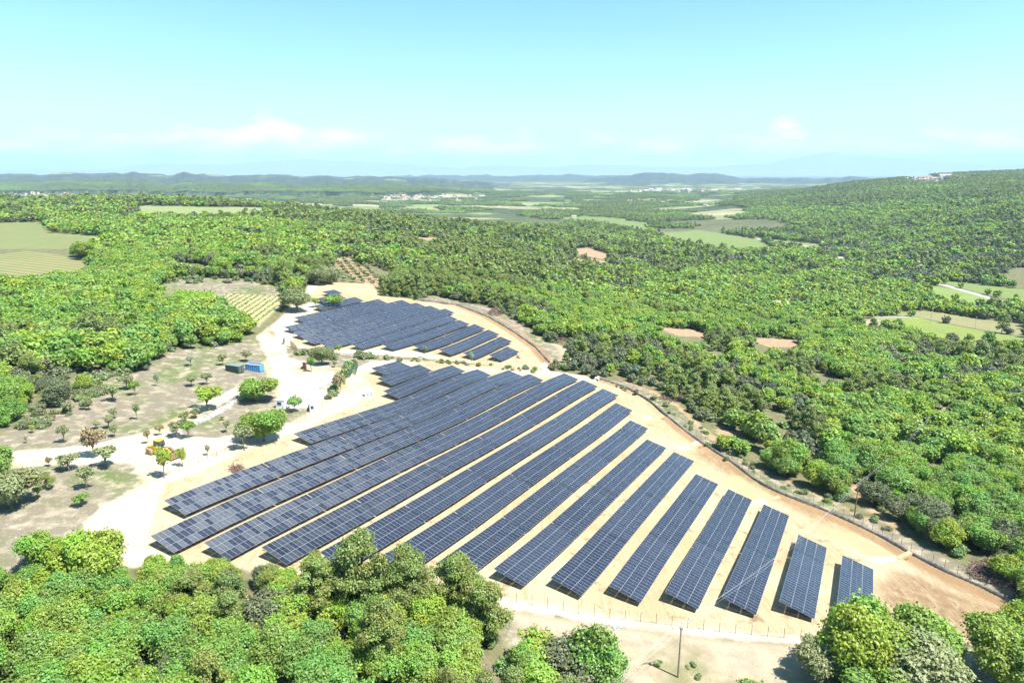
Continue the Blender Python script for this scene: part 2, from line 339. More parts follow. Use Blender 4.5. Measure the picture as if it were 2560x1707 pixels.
PATHS = [(D((1275,838),(1240,798),(1185,753),(1125,718)), 2.6), (D((1650,1016),(1604,978),(1562,935),(1500,900),(1440,878)), 2.8), (D((1990,1190),(1900,1148),(1800,1102),(1700,1056)), 1.8), (D((2130,955),(2170,938),(2215,940)), 2.0), (D((1950,1100),(1990,1160),(2060,1215)), 2.2)]
def seg_dist(X, Y, P, closed):
    d = np.full(X.shape, 1e9); n = len(P)
    for i in range(n if closed else n-1):
        ax, ay = P[i]; bx, by = P[(i+1) % n]; dx, dy = bx-ax, by-ay; L = dx*dx+dy*dy+1e-9
        t = np.clip(((X-ax)*dx+(Y-ay)*dy)/L, 0, 1); d = np.minimum(d, np.hypot(X-ax-t*dx, Y-ay-t*dy))
    return d
def poly_sd(X, Y, P, pad=14.0):               # signed distance, + inside
    out = np.full(X.shape, -pad); lo = P.min(0)-pad; hi = P.max(0)+pad
    m = (X > lo[0]) & (X < hi[0]) & (Y > lo[1]) & (Y < hi[1])
    if not m.any(): return out
    x, y = X[m], Y[m]; ins = np.zeros(x.shape, bool); n = len(P)
    for i in range(n):
        ax, ay = P[i]; bx, by = P[(i+1) % n]
        if ay == by: continue
        c = ((ay > y) != (by > y)) & (x < (bx-ax)*(y-ay)/(by-ay)+ax); ins ^= c
    d = seg_dist(x, y, P, True); out[m] = np.maximum(np.where(ins, d, -d), -pad); return out
ZW = {k: [world(p) for p in v] for k, v in Z.items()}
FW = [(world(p), c, a, wd, hd) for p, c, a, wd, hd in FIELDS]
RW = [(world(p), wd) for p, wd in ROADS]
PW_ = [(world(p), wd) for p, wd in PATHS]
def zone(name, X, Y):
    out = np.full(X.shape, -14.0)
    if name == 'tilled':
        for P, wd in PW_:
            lo = P.min(0)-20; hi = P.max(0)+20; m = (X > lo[0]) & (X < hi[0]) & (Y > lo[1]) & (Y < hi[1])
            if m.any(): out[m] = np.maximum(out[m], wd/2-seg_dist(X[m], Y[m], P, False))
    for P in ZW[name]:
        if len(P) > 2: out = np.maximum(out, poly_sd(X, Y, P))
    return out
def field_at(X, Y):
    sd = np.full(X.shape, -14.0); col = np.zeros(X.shape+(3,)); st = np.zeros(X.shape); ph = np.zeros(X.shape)
    for P, c, a, wd, hd in FW:
        if len(P) < 3: continue
        s = poly_sd(X, Y, P); m = s > sd; sd = np.where(m, s, sd); col[m] = c; st[m] = a; ph[m] = ((X*math.cos(hd)+Y*math.sin(hd))/wd)[m]
    return sd, col, st, ph
def road_at(X, Y):
    sd = np.full(X.shape, -14.0)
    for P, wd in RW:
        if len(P) < 2: continue
        lo = P.min(0)-30; hi = P.max(0)+30; m = (X > lo[0]) & (X < hi[0]) & (Y > lo[1]) & (Y < hi[1])
        if m.any(): sd[m] = np.maximum(sd[m], wd/2-seg_dist(X[m], Y[m], P, False))
    return sd
def patchwork(X, Y):                          # far valley: jittered cells; returns (is field 0/1, edge distance, hash, hash2)
    C = 170.0; gx = np.floor(X/(C*1.5)).astype(np.int64); gy = np.floor(Y/C).astype(np.int64)
    d1 = np.full(X.shape, 1e9); d2 = d1.copy(); hx = np.zeros(X.shape); h2 = np.zeros(X.shape)
    for i in (-1, 0, 1):
        for j in (-1, 0, 1):
            a = _hash(gx+i, gy+j); b = _hash(gx+i+91, gy+j+17); c = _hash(gx+i+5, gy+j+733)
            px = (gx+i+.1+.8*a)*C*1.5; py = (gy+j+.1+.8*b)*C
            d = np.hypot((X-px)/1.5, Y-py); m = d < d1
            d2 = np.where(m, d1, np.minimum(d2, d)); hx = np.where(m, c, hx); h2 = np.where(m, a, h2); d1 = np.where(m, d, d1)
    return hx, (d2-d1)/2, h2
def field_prob(X, Y, Zt):                     # where farmland may lie: valley floor and gentle plateaux far away
    p = np.clip((Y-1500)/600, 0, 1)*np.clip((-52-Zt)/14, 0, 1)*(.55+.5*vnoise(X/900, Y/900))
    hill = np.clip((Y-5200)/900, 0, 1)*np.clip((Zt+60)/30, 0, 1)*np.clip((9500-Y)/800, 0, 1)*.13*np.clip((1200-X)/600, 0, 1)*.6
    return np.maximum(p, hill)

# ------------------------------------------------------------------ ground material
def ground_material():
    m = bpy.data.materials.new("ground_surface"); m.use_nodes = True; t = NT(m.node_tree)
    tc = t.n('ShaderNodeTexCoord').outputs['Object']
    A = t.n('ShaderNodeAttribute', attribute_name='za'); B = t.n('ShaderNodeAttribute', attribute_name='zb'); Cc = t.n('ShaderNodeAttribute', attribute_name='zc')
    G = t.n('ShaderNodeAttribute', attribute_name='zd')
    sa = t.n('ShaderNodeSeparateColor', i_0=A.outputs[0]); sb = t.n('ShaderNodeSeparateColor', i_0=B.outputs[0]); sg = t.n('ShaderNodeSeparateColor', i_0=G.outputs[0])
    n1 = t.noise(tc, .35, 5, .6); n2 = t.noise(tc, .05, 4, .6); n3 = t.noise(tc, 2.2, 4, .65); n4 = t.noise(tc, .012, 5, .6); n5 = t.noise(tc, .9, 3, .5); n6 = t.noise(tc, 5.0, 3, .6)
    wob = t.math('MULTIPLY', t.math('SUBTRACT', n1, .5), 3.2)
    def zf(sock, soft=1.2, wk=1.0): return t.math('MULTIPLY_ADD', t.math('ADD', sock, t.math('MULTIPLY', wob, wk)), 1/soft, .5, clamp=True)
    def sm(x, a, b): return t.math('MULTIPLY', t.math('SUBTRACT', x, a), 1/(b-a), clamp=True)
    # woodland floor and far hills
    wood = t.mix(sm(n1, .35, .65), (.075, .085, .035), (.17, .135, .09))
    wood = t.mix(sm(n5, .5, .62), wood, (.11, .14, .045)); wood = t.mix(sm(n3, .55, .7), wood, (.19, .15, .105))
    fw = t.mix(sm(n4, .4, .6), (.040, .062, .028), (.10, .125, .05)); fw = t.mix(sm(n2, .48, .6), fw, (.045, .06, .03)); fw = t.mix(t.math('SUBTRACT', sg.outputs[1], 1.0, clamp=True), fw, t.mix(sm(n4, .42, .6), (.030, .045, .040), (.075, .095, .065))); fw = t.mix(t.math('SUBTRACT', sg.outputs[1], 2.0, clamp=True), fw, (.22, .25, .25))  # last mix pales the farthest mountains: haze put into their colour
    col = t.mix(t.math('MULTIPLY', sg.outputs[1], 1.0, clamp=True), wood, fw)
    # meadow: dry grey-brown turf with green streaks and pale stones
    mg = t.mix(sm(n2, .48, .62), (.165, .142, .104), (.10, .125, .045)); mg = t.mix(sm(n1, .48, .72), mg, (.36, .30, .22))
    mg = t.mix(sm(n3, .62, .70), mg, (.34, .31, .26)); mg = t.mix(sm(n6, .58, .66), mg, (.095, .085, .055)); mg = t.mix(sm(n5, .6, .7), mg, (.20, .19, .12))
    col = t.mix(zf(sa.outputs[2], 2.5), col, mg)
    pale = t.mix(sm(n1, .4, .65), (.34, .285, .20), (.26, .205, .145)); pale = t.mix(sm(n2, .5, .62), pale, (.165, .155, .08)); pale = t.mix(sm(n3, .6, .7), pale, (.17, .125, .085)); pale = t.mix(sm(n6, .6, .68), pale, (.32, .28, .2))
    col = t.mix(zf(Cc.outputs['Alpha'], 3.0, 1.5), col, pale)
    # farmland
    st = t.math('SINE', t.math('MULTIPLY', sg.outputs[0], 6.2832)); st = t.math('MULTIPLY', t.math('MULTIPLY_ADD', st, .5, .5), sg.outputs[2])
    fc = t.mix(sm(n2, .35, .65), Cc.outputs[0], t.mix(.5, Cc.outputs[0], (.13, .17, .055)))
    fc = t.mix(sm(n5, .55, .75), fc, t.mix(.3, fc, (.36, .30, .19))); fc = t.mix(st, fc, (.085, .12, .035))
    col = t.mix(zf(sb.outputs[0], 1.5, .6), col, fc)
    til = t.mix(sm(n1, .35, .65), (.24, .155, .09), (.29, .215, .14)); col = t.mix(zf(sb.outputs[1], 1.5), col, til)
    # building-site earth: cream and orange with wheel marks
    mp = t.n('ShaderNodeMapping'); t.l(tc, mp.inputs[0]); mp.inputs['Rotation'].default_value = (0, 0, AZ); mp.inputs['Scale'].default_value = (1.1, .12, 1)
    wh = t.noise(mp.outputs[0], 1.3, 4, .6)
    e1 = t.mix(sm(n2, .38, .62), (.385, .315, .205), (.33, .245, .145)); e1 = t.mix(t.math('MULTIPLY', sm(wh, .50, .66), .65), e1, (.28, .195, .11))
    e1 = t.mix(sm(n3, .58, .72), e1, (.34, .28, .19)); e1 = t.mix(sm(n1, .58, .72), e1, (.185, .12, .065)); e1 = t.mix(sm(n6, .6, .68), e1, (.17, .12, .07))
    br = t.mix(sm(n1, .4, .6), (.17, .11, .06), (.235, .165, .095)); mp2 = t.n('ShaderNodeMapping'); t.l(tc, mp2.inputs[0]); mp2.inputs['Rotation'].default_value = (0, 0, -.7); mp2.inputs['Scale'].default_value = (1.3, .3, 1)
    br = t.mix(sm(t.noise(mp2.outputs[0], .9, 5, .6, 1.6), .5, .62), br, (.30, .22, .135)); br = t.mix(sm(n3, .6, .7), br, (.12, .075, .04))
    e1 = t.mix(zf(sb.outputs[2], 4.0, 2.2), e1, br)
    # orange cut bank along the rim (distance to the rim in alpha of zb)
    rim = t.math('MULTIPLY', t.math('SUBTRACT', 4.2, t.math('ADD', B.outputs['Alpha'], wob)), .5, clamp=True)
    e1 = t.mix(t.math('MULTIPLY', rim, .7), e1, (.22, .135, .068))
    e1 = t.mix(zf(A.outputs['Alpha'], 1.5, .8), e1, t.mix(sm(n1, .3, .7), (.27, .235, .135), (.29, .255, .15)))
    col = t.mix(zf(sa.outputs[0], 1.0, .6), col, e1)
    gr = t.mix(sm(n1, .35, .6), (.50, .46, .37), (.42, .355, .25)); gr = t.mix(sm(n3, .55, .7), gr, (.48, .45, .38)); gr = t.mix(sm(n2, .5, .66), gr, (.27, .215, .135)); gr = t.mix(sm(n6, .6, .7), gr, (.22, .18, .12))
    col = t.mix(zf(sa.outputs[1], 1.4, .9), col, gr)
    col = t.mix(zf(G.outputs['Alpha'], .8, .1), col, t.mix(n3, (.27, .26, .24), (.33, .32, .295)))
    p = t.n('ShaderNodeBsdfPrincipled', i_Roughness=.95); p.inputs['Specular IOR Level'].default_value = .12
    t.l(col, p.inputs['Base Color'])
    bh = t.math('ADD', t.math('MULTIPLY', n3, .12), t.math('MULTIPLY', n1, .5)); b = t.n('ShaderNodeBump', i_Strength=.6, i_Distance=.6, i_Height=bh)
    # far woods are rough: larger bumps
    fb = t.math('MULTIPLY', t.noise(tc, .03, 5, .7), t.math('MINIMUM', sg.outputs[1], 1.0))
    b2 = t.n('ShaderNodeBump', i_Strength=1.0, i_Distance=14.0, i_Height=fb); t.l(b.outputs[0], b2.inputs['Normal']); t.l(b2.outputs[0], p.inputs['Normal'])
    t.l(p.outputs[0], t.n('ShaderNodeOutputMaterial').inputs[0]); return m
GM = ground_material()
# ------------------------------------------------------------------ ground sheet
def build_ground():
    Yr = np.concatenate([[-400, -200, -80, -20, 10], np.exp(np.linspace(math.log(24), math.log(62000), 1130))])
    S = np.linspace(-1.15, 1.15, 1151)
    X = S[None, :]*np.maximum(Yr, 24)[:, None]; X[:5] = S[None, :]*np.array([1500, 900, 400, 150, 60])[:, None]; Y = np.repeat(Yr[:, None], len(S), 1)
    Zt = terrain(X, Y); n2 = fbm(X/9, Y/9, 3)*.25; Zt = Zt+n2*np.clip((Y-20)/50, 0, 1)*0
    nr, nc = X.shape; x, y = X.ravel(), Y.ravel()
    ea = zone('earth', x, y); gr = zone('gravel', x, y); me_ = zone('meadow', x, y); til = zone('tilled', x, y); brn = zone('brown', x, y); bas = zone('basin', x, y)
    fs, fcol, fst, fph = field_at(x, y); rd = road_at(x, y); rimd = np.full(x.shape, 30.0)
    m = (y < 420)
    for P in (RIM_A, RIM_B): rimd[m] = np.minimum(rimd[m], seg_dist(x[m], y[m], P, False))
    z = Zt.ravel(); far = (y > 1450) & (y < 11000); hx, ed, h2 = patchwork(x[far], y[far]); pr = field_prob(x[far], y[far], z[far])
    isf = hx < pr; sdp = np.where(isf, np.minimum(ed-6, 14), -14); up = sdp > fs[far]; fi = np.where(far)[0][up]
    pal = np.array([(.17, .21, .08), (.22, .25, .11), (.27, .25, .14), (.14, .19, .065), (.34, .30, .20), (.19, .24, .10)]); fcol[fi] = pal[(h2[up]*997).astype(int) % 6]; fs[fi] = sdp[up]; fst[fi] = 0
    # relief: basins are scooped, a shallow ditch inside the rim
    zz = z+np.where(bas > -3, -.25*np.clip((bas+3)/4, 0, 1), 0)-np.where((ea > -1) & (rimd < 4), .9*np.exp(-((rimd-2.2)/1.1)**2), 0)
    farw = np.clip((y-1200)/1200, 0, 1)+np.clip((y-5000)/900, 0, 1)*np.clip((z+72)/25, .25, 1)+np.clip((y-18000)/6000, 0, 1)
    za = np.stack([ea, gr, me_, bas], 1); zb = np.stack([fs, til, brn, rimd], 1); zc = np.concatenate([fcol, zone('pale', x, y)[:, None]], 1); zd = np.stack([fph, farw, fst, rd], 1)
    idx = np.arange(nr*nc).reshape(nr, nc); F = np.stack([idx[:-1, :-1], idx[:-1, 1:], idx[1:, 1:], idx[1:, :-1]], -1).reshape(-1, 4)
    c = F[:, 0]
    lab = np.zeros(len(F), int)
    lab[(me_[c] > 0)] = 1; lab[(fs[c] > 0)] = 2; lab[til[c] > 0] = 2; lab[(ea[c] > 0)] = 3; lab[gr[c] > 0] = 4; lab[rd[c] > 0] = 5
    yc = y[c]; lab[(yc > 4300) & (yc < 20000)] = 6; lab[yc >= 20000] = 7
    V = np.stack([x, y, zz], 1).astype(np.float32)
    for k, nm in enumerate(['woodland_ground', 'meadow', 'farmland', 'bare_earth', 'gravel_track', 'road', 'hills', 'mountains']):
        f = F[lab == k]
        if not len(f): continue
        u, inv = np.unique(f, return_inverse=True); f2 = inv.reshape(f.shape)
        me = new_mesh(nm, V[u], f2, [GM], smooth=True)
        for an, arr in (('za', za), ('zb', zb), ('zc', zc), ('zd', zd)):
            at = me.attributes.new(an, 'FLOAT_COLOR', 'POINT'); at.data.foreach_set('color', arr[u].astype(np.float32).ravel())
        tag(obj(nm, me), kind='structure')
RIM_A = world(D((1372,868),(1440,890),(1490,918),(1530,953),(1572,988),(1620,1022),(1680,1060),(1740,1105),(1800,1135),(1880,1165),(1960,1200),(2040,1240),(2100,1275),(2180,1315),(2250,1345),(2325,1382)))
RIM_B = world(D((960,688),(1050,700),(1120,727),(1180,762),(1230,797),(1262,832)))
build_ground()
# ------------------------------------------------------------------ solar tables
ORD = ['', 'first', 'second', 'third', 'fourth', 'fifth', 'sixth', 'seventh', 'eighth', 'ninth', 'tenth', 'eleventh', 'twelfth', 'thirteenth', 'fourteenth', 'fifteenth', 'sixteenth', 'seventeenth', 'eighteenth']
def module_material():
    m = bpy.data.materials.new("solar_glass"); m.use_nodes = True; t = NT(m.node_tree)
    a = t.n('ShaderNodeAttribute', attribute_name='cell'); s = t.n('ShaderNodeSeparateColor', i_0=a.outputs[0])
    tc = t.n('ShaderNodeTexCoord').outputs['Object']
    mp = t.n('ShaderNodeMapping'); t.l(tc, mp.inputs[0]); mp.inputs['Scale'].default_value = (6, .5, 1)
    nz = t.noise(mp.outputs[0], 2.0, 3, .6)
    glass_col = t.mix(s.outputs[0], (.014, .017, .030), (.026, .032, .050))
    dust = t.mix(nz, (.06, .068, .085), (.14, .14, .145))  # lighter mottle: uneven sky reflection put into the module colour
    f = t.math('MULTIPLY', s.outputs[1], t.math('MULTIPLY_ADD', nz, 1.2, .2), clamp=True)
    c = t.mix(f, glass_col, dust)
    p = t.n('ShaderNodeBsdfPrincipled', i_Base_Color=c); p.inputs['Specular IOR Level'].default_value = .38; t.l(t.math('MULTIPLY_ADD', s.outputs[2], .16, .10), p.inputs['Roughness'])
    p.inputs['IOR'].default_value = 1.5; p.inputs['Coat Weight'].default_value = .0; p.inputs['Coat Roughness'].default_value = .06
    t.l(p.outputs[0], t.n('ShaderNodeOutputMaterial').inputs[0]); return m
M_GLASS = module_material(); M_ALU = mat('aluminium_frame', (.25, .27, .30), .5, .0, .4, .04); M_STEEL = mat('galvanised_steel', (.42, .42, .41), .5, .5, .5, .1)
M_BACK = mat('module_backsheet', (.10, .10, .10), .8)
CT, ST_ = math.cos(TILT), math.sin(TILT)
LOWH = 0.0
def table_h(u, v): return float(terrain(*uv2xy(u, v-2.9)))+2.35    # height of the high edge
def support_mesh():
    # one bent of the racking: rear and front posts, sloping rafter, two braces (origin at the high edge, +y = down slope side)
    mb = MB(); L = PW
    def P(d, off=-.12): return (0, d*CT, -d*ST_+off)
    r = P(1.35); f = P(4.55)
    mb.box((0, r[1], r[2]-1.6), (.10, .14, 3.2)); mb.box((0, f[1], f[2]-1.3), (.10, .14, 2.6))
    mb.tube([P(.15, -.13), P(5.85, -.13)], .055, 4)
    mb.tube([(0.04, r[1], r[2]-1.05), P(2.9, -.15)], .04, 4); mb.tube([(0.04, r[1], r[2]-.9), P(.35, -.15)], .04, 4)
    mb.tube([(0.04, f[1], f[2]-.75), P(5.5, -.15)], .035, 4)
    return mb.mesh('support_frame', [M_STEEL])
SUP = support_mesh(); HEAD = -AZ              # local +x runs along the row, +y down the slope
def build_table(u0, u1, v, label, group, sky_sheen):
    n = max(2, int(round((u1-u0)/1.0))); pw = (u1-u0)/n
    x0, y0 = uv2xy(u0, v); zc = np.array([table_h(u0+i*pw, v) for i in range(n+1)])
    base = float(terrain(*uv2xy((u0+u1)/2, v-2.9)))
    root = empty('solar_table', (x0, y0, base), math.pi/2-AZ); tag(root, label, 'solar panel table', group)
    zr = zc-base; roll = RNG.normal(0, .007); tint = random.uniform(-.35, .35)
    # local frame: x along the row, y to the left (north, high side) -> slope runs to -y
    for r in range(3):
        V, F, MI, C = [], [], [], []
        d0 = r*2.0+.012; d1 = d0+1.965
        for i in range(n):
            a, b = i*pw+.012, (i+1)*pw-.012; za, zb_ = zr[i], zr[i+1]; j = RNG.normal(0, .0035, 2)
            def pt(xx, dd, up): 
                q = (xx-i*pw)/pw; return (xx, -dd*CT+up*ST_*-1, za*(1-q)+zb_*q-dd*ST_+up*CT+j[0]*(q-.5)+j[1]*(dd-d0-1)*.5+roll*(dd-3))
            fr = .024; k = len(V)
            V += [pt(a, d0, 0), pt(b, d0, 0), pt(b, d1, 0), pt(a, d1, 0), pt(a+fr, d0+fr, .0), pt(b-fr, d0+fr, .0), pt(b-fr, d1-fr, .0), pt(a+fr, d1-fr, .0)]
            F += [(k, k+3, k+7, k+4), (k+1, k, k+4, k+5), (k+2, k+1, k+5, k+6), (k+3, k+2, k+6, k+7)]; MI += [1]*4
            # glass in two half-cut halves with a thin light gap
            dm = (d0+d1)/2; g = .004
            V += [pt(a+fr, dm-g, 0), pt(b-fr, dm-g, 0), pt(b-fr, dm+g, 0), pt(a+fr, dm+g, 0)]
            F += [(k+5, k+4, k+8, k+9), (k+11, k+7, k+6, k+10)]; MI += [0, 0]; F.append((k+9, k+8, k+11, k+10)); MI.append(1)
            V += [pt(a, d0, -.035), pt(b, d0, -.035), pt(b, d1, -.035), pt(a, d1, -.035)]
            F += [(k+12, k+13, k+14, k+15), (k, k+1, k+13, k+12), (k+1, k+2, k+14, k+13), (k+2, k+3, k+15, k+14), (k+3, k, k+12, k+15)]; MI += [2, 1, 1, 1, 1]
            rr = max(0, min(1, random.random()*.6+.2+tint)); du = sky_sheen(u0+(i+.5)*pw)
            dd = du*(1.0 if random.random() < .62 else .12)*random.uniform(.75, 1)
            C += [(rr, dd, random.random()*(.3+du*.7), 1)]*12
        me = new_mesh('panel_row', V, F, [M_GLASS, M_ALU, M_BACK], MI)
        at = me.attributes.new('cell', 'FLOAT_COLOR', 'FACE'); at.data.foreach_set('color', np.array(C, np.float32).ravel())
        assert len(C) == len(F)
        obj('panel_row', me, root)
    rl = MB()
    for d in (.5, 1.5, 2.5, 3.5, 4.5, 5.5):
        rl.tube([(i*pw, -d*CT, zr[i]-d*ST_-.075) for i in range(n+1)], .035, 4)
    rl.build('rails', M_STEEL, root)
    nb = max(2, int(round((u1-u0)/4.0)))
    for k in range(nb):
        i = (k+.5)*n/nb; a = i*pw; q = int(i); z = zr[q]+(zr[min(q+1, n)]-zr[q])*(i-q)
        s = obj('support_frame', SUP, root, (a, 0, z)); s.rotation_euler = (0, 0, math.pi)   # flip so +y runs down slope
    return root
def P0(): return 0
ROWS_A = [(-.6, 116.5, 141.3), (8.2, 113.3, 145.9), (17.0, 108.9, 158.2), (25.8, 104.8, 161.3), (34.6, 100.8, 165.1), (43.4, 95.7, 176.6), (52.2, 91.4, 180.4),
 (61.0, 86.6, 191.8), (69.8, 82.2, 203.4), (78.6, 77.6, 214.9), (87.4, 73.0, 218.2), (96.2, 68.6, 221.8), (105.0, 64.9, 210.6), (113.8, 73.9, 211.3), (122.6, 115.2, 204.2),
 (131.4, 161.3, 200.9), (140.1, 169.4, 192.8), (148.9, 176.9, 192.2)]
GAPS_A = {1: 140.8, 14: 97.6, 15: 138.7, 16: 185.3, 18: 182.0}
ROWS_B = [(131.1, 226.9, 242.3), (140.3, 222.3, 253.3), (149.5, 218.9, 258.7), (158.7, 214.7, 262.1), (167.9, 206.5, 263.7), (177.0, 198.9, 268), (186.2, 191.9, 279.5), (195.4, 192.5, 280),
 (204.6, 196.1, 281), (213.7, 200.4, 281), (222.6, 214.8, 273), (232.5, 237, 267), (241.5, 248, 264), (250, 262, 271)]
GAPS_B = {1: 236.2, 2: 248, 3: 240, 4: 236}
def split(u0, u1, g):
    L = 24.1; cuts = [g+L*k for k in range(-12, 13) if u0+3 < g+L*k < u1-3]; e = [u0]+cuts+[u1]
    return [(a+.1*(i > 0), b-.1*(i < len(e)-2)) for i, (a, b) in enumerate(zip(e[:-1], e[1:]))]
TABLES = []
for rows, gaps, field, nm in ((ROWS_A, GAPS_A, 'front', 'solar tables of the front field'), (ROWS_B, GAPS_B, 'rear', 'solar tables of the rear field')):
    for k, (v, u0, u1) in enumerate(rows, 1):
        g = gaps.get(k, 115.1-4.5*(k-7) if field == 'front' else 236.2-3.9*(k-1)); parts = split(u0, u1, g); N = len(parts)
        for i, (a, b) in enumerate(parts, 1):
            rn = 'rightmost row' if k == 1 else ('%s row from the right' % ORD[k])
            pos = 'only table' if N == 1 else ('nearest table' if i == 1 else ('farthest table' if i == N else '%s nearest table' % ORD[i]))
            lab = 'blue solar panels, %s in the %s, %s field' % (pos, rn, field)
            if field == 'front':
                dus = lambda u, k=k, a0=u0: max(0, min(1, (k-10.2)/2.2))*max(0, min(1, 1.25-(u-(60+max(0, k-13)*8))/72))*.95+.04  # painted sky reflection, stronger towards the near end of the left rows
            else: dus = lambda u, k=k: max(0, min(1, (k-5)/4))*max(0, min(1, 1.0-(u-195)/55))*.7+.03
            TABLES.append(build_table(a, b, v, lab, nm, dus))
# ------------------------------------------------------------------ foliage
def leaf_material(name, stops, trans=.30, vein=.25):
    m = bpy.data.materials.new(name); m.use_nodes = True; t = NT(m.node_tree)
    oi = t.n('ShaderNodeObjectInfo'); a = t.n('ShaderNodeAttribute', attribute_name='lv'); s = t.n('ShaderNodeSeparateColor', i_0=a.outputs[0])
    n = len(stops); lc = t.n('ShaderNodeVectorMath', operation='MULTIPLY', i_0=oi.outputs['Location']); lc.inputs[1].default_value = (1, 1, 0)
    ln = t.math('MULTIPLY_ADD', t.math('SUBTRACT', t.noise(lc.outputs[0], .022, 3, .6), .5), 2.6, .5, clamp=True)
    c = t.ramp(t.math('ADD', t.math('MULTIPLY', ln, .6), t.math('MULTIPLY', oi.outputs['Random'], .4)), [(i/(n-1), st) for i, st in enumerate(stops)])
    k = t.math('MULTIPLY_ADD', s.outputs[0], vein*2, 1-vein)
    hs = t.n('ShaderNodeHueSaturation', i_Color=c, i_Value=k); t.l(t.math('MULTIPLY_ADD', s.outputs[1], .05, .475), hs.inputs['Hue'])
    d = t.n('ShaderNodeBsdfDiffuse', i_Color=hs.outputs[0]); tr = t.n('ShaderNodeBsdfTranslucent', i_Color=t.mix(.4, hs.outputs[0], (.22, .27, .04)))
    mx = t.n('ShaderNodeMixShader', i_0=trans, i_1=d.outputs[0], i_2=tr.outputs[0]); gl = t.n('ShaderNodeBsdfGlossy', i_Roughness=.55, i_Color=(.8, .8, .8, 1))
    m2 = t.n('ShaderNodeMixShader', i_0=.035, i_1=mx.outputs[0], i_2=gl.outputs[0]); t.l(m2.outputs[0], t.n('ShaderNodeOutputMaterial').inputs[0]); return m
M_BARK = mat('bark', (.17, .13, .095), .9, var=.25, vscale=3)
M_DEAD = mat('grey_branches', (.30, .26, .22), .9, var=.2, vscale=3)
LM = {
 'oak': leaf_material('oak_leaves', [(0.163, 0.290, 0.037), (0.215, 0.351, 0.039), (0.163, 0.296, 0.061), (0.281, 0.382, 0.037), (0.196, 0.307, 0.067), (0.327, 0.406, 0.037)], .38),
 'holm': leaf_material('holm_oak_leaves', [(0.095, 0.131, 0.065), (0.117, 0.154, 0.067), (0.144, 0.159, 0.082), (0.083, 0.131, 0.067), (0.172, 0.164, 0.093)], .2),
 'pine': leaf_material('pine_needles', [(0.180, 0.235, 0.050), (0.213, 0.267, 0.056), (0.161, 0.217, 0.061), (0.240, 0.278, 0.056)], .3),
 'shrub': leaf_material('shrub_leaves', [(0.148, 0.210, 0.071), (0.194, 0.257, 0.078), (0.171, 0.187, 0.100), (0.159, 0.280, 0.065), (0.239, 0.210, 0.142)], .25),
 'yellow': leaf_material('spring_leaves', [(0.331, 0.415, 0.046), (0.281, 0.395, 0.040), (0.361, 0.425, 0.066)], .42),
 'sparse': leaf_material('olive_leaves', [(0.201, 0.239, 0.100), (0.232, 0.261, 0.113), (0.169, 0.229, 0.087)], .25),
 'grey': leaf_material('willow_leaves', [(0.232, 0.305, 0.187), (0.264, 0.326, 0.211)], .25),
 'rust': leaf_material('rust_leaves', [(0.274, 0.229, 0.113), (0.317, 0.239, 0.125)], .25)}
def unit(v): return v/(np.linalg.norm(v, axis=-1, keepdims=True)+1e-9)
SHAPE = {  # R, H, trunk, lobes, lobe radius, flatness, leaf aspect
 'oak': (3.4, 6.4, .9, 24, .32, .80, 1.0), 'holm': (2.8, 5.4, .5, 18, .38, .85, 1.0), 'pine': (3.3, 8.2, 2.2, 26, .27, .60, .45), 'shrub': (1.25, 1.7, .05, 6, .55, .75, 1.0),
 'sparse': (1.75, 4.0, 1.3, 15, .30, .75, 1.0), 'cypress': (.9, 9.5, .4, 14, .62, 1.6, 1.0), 'bigoak': (4.8, 9.0, 1.2, 38, .26, .8, 1.0), 'bigpine': (5.3, 11.5, 4.2, 64, .16, .5, .4)}
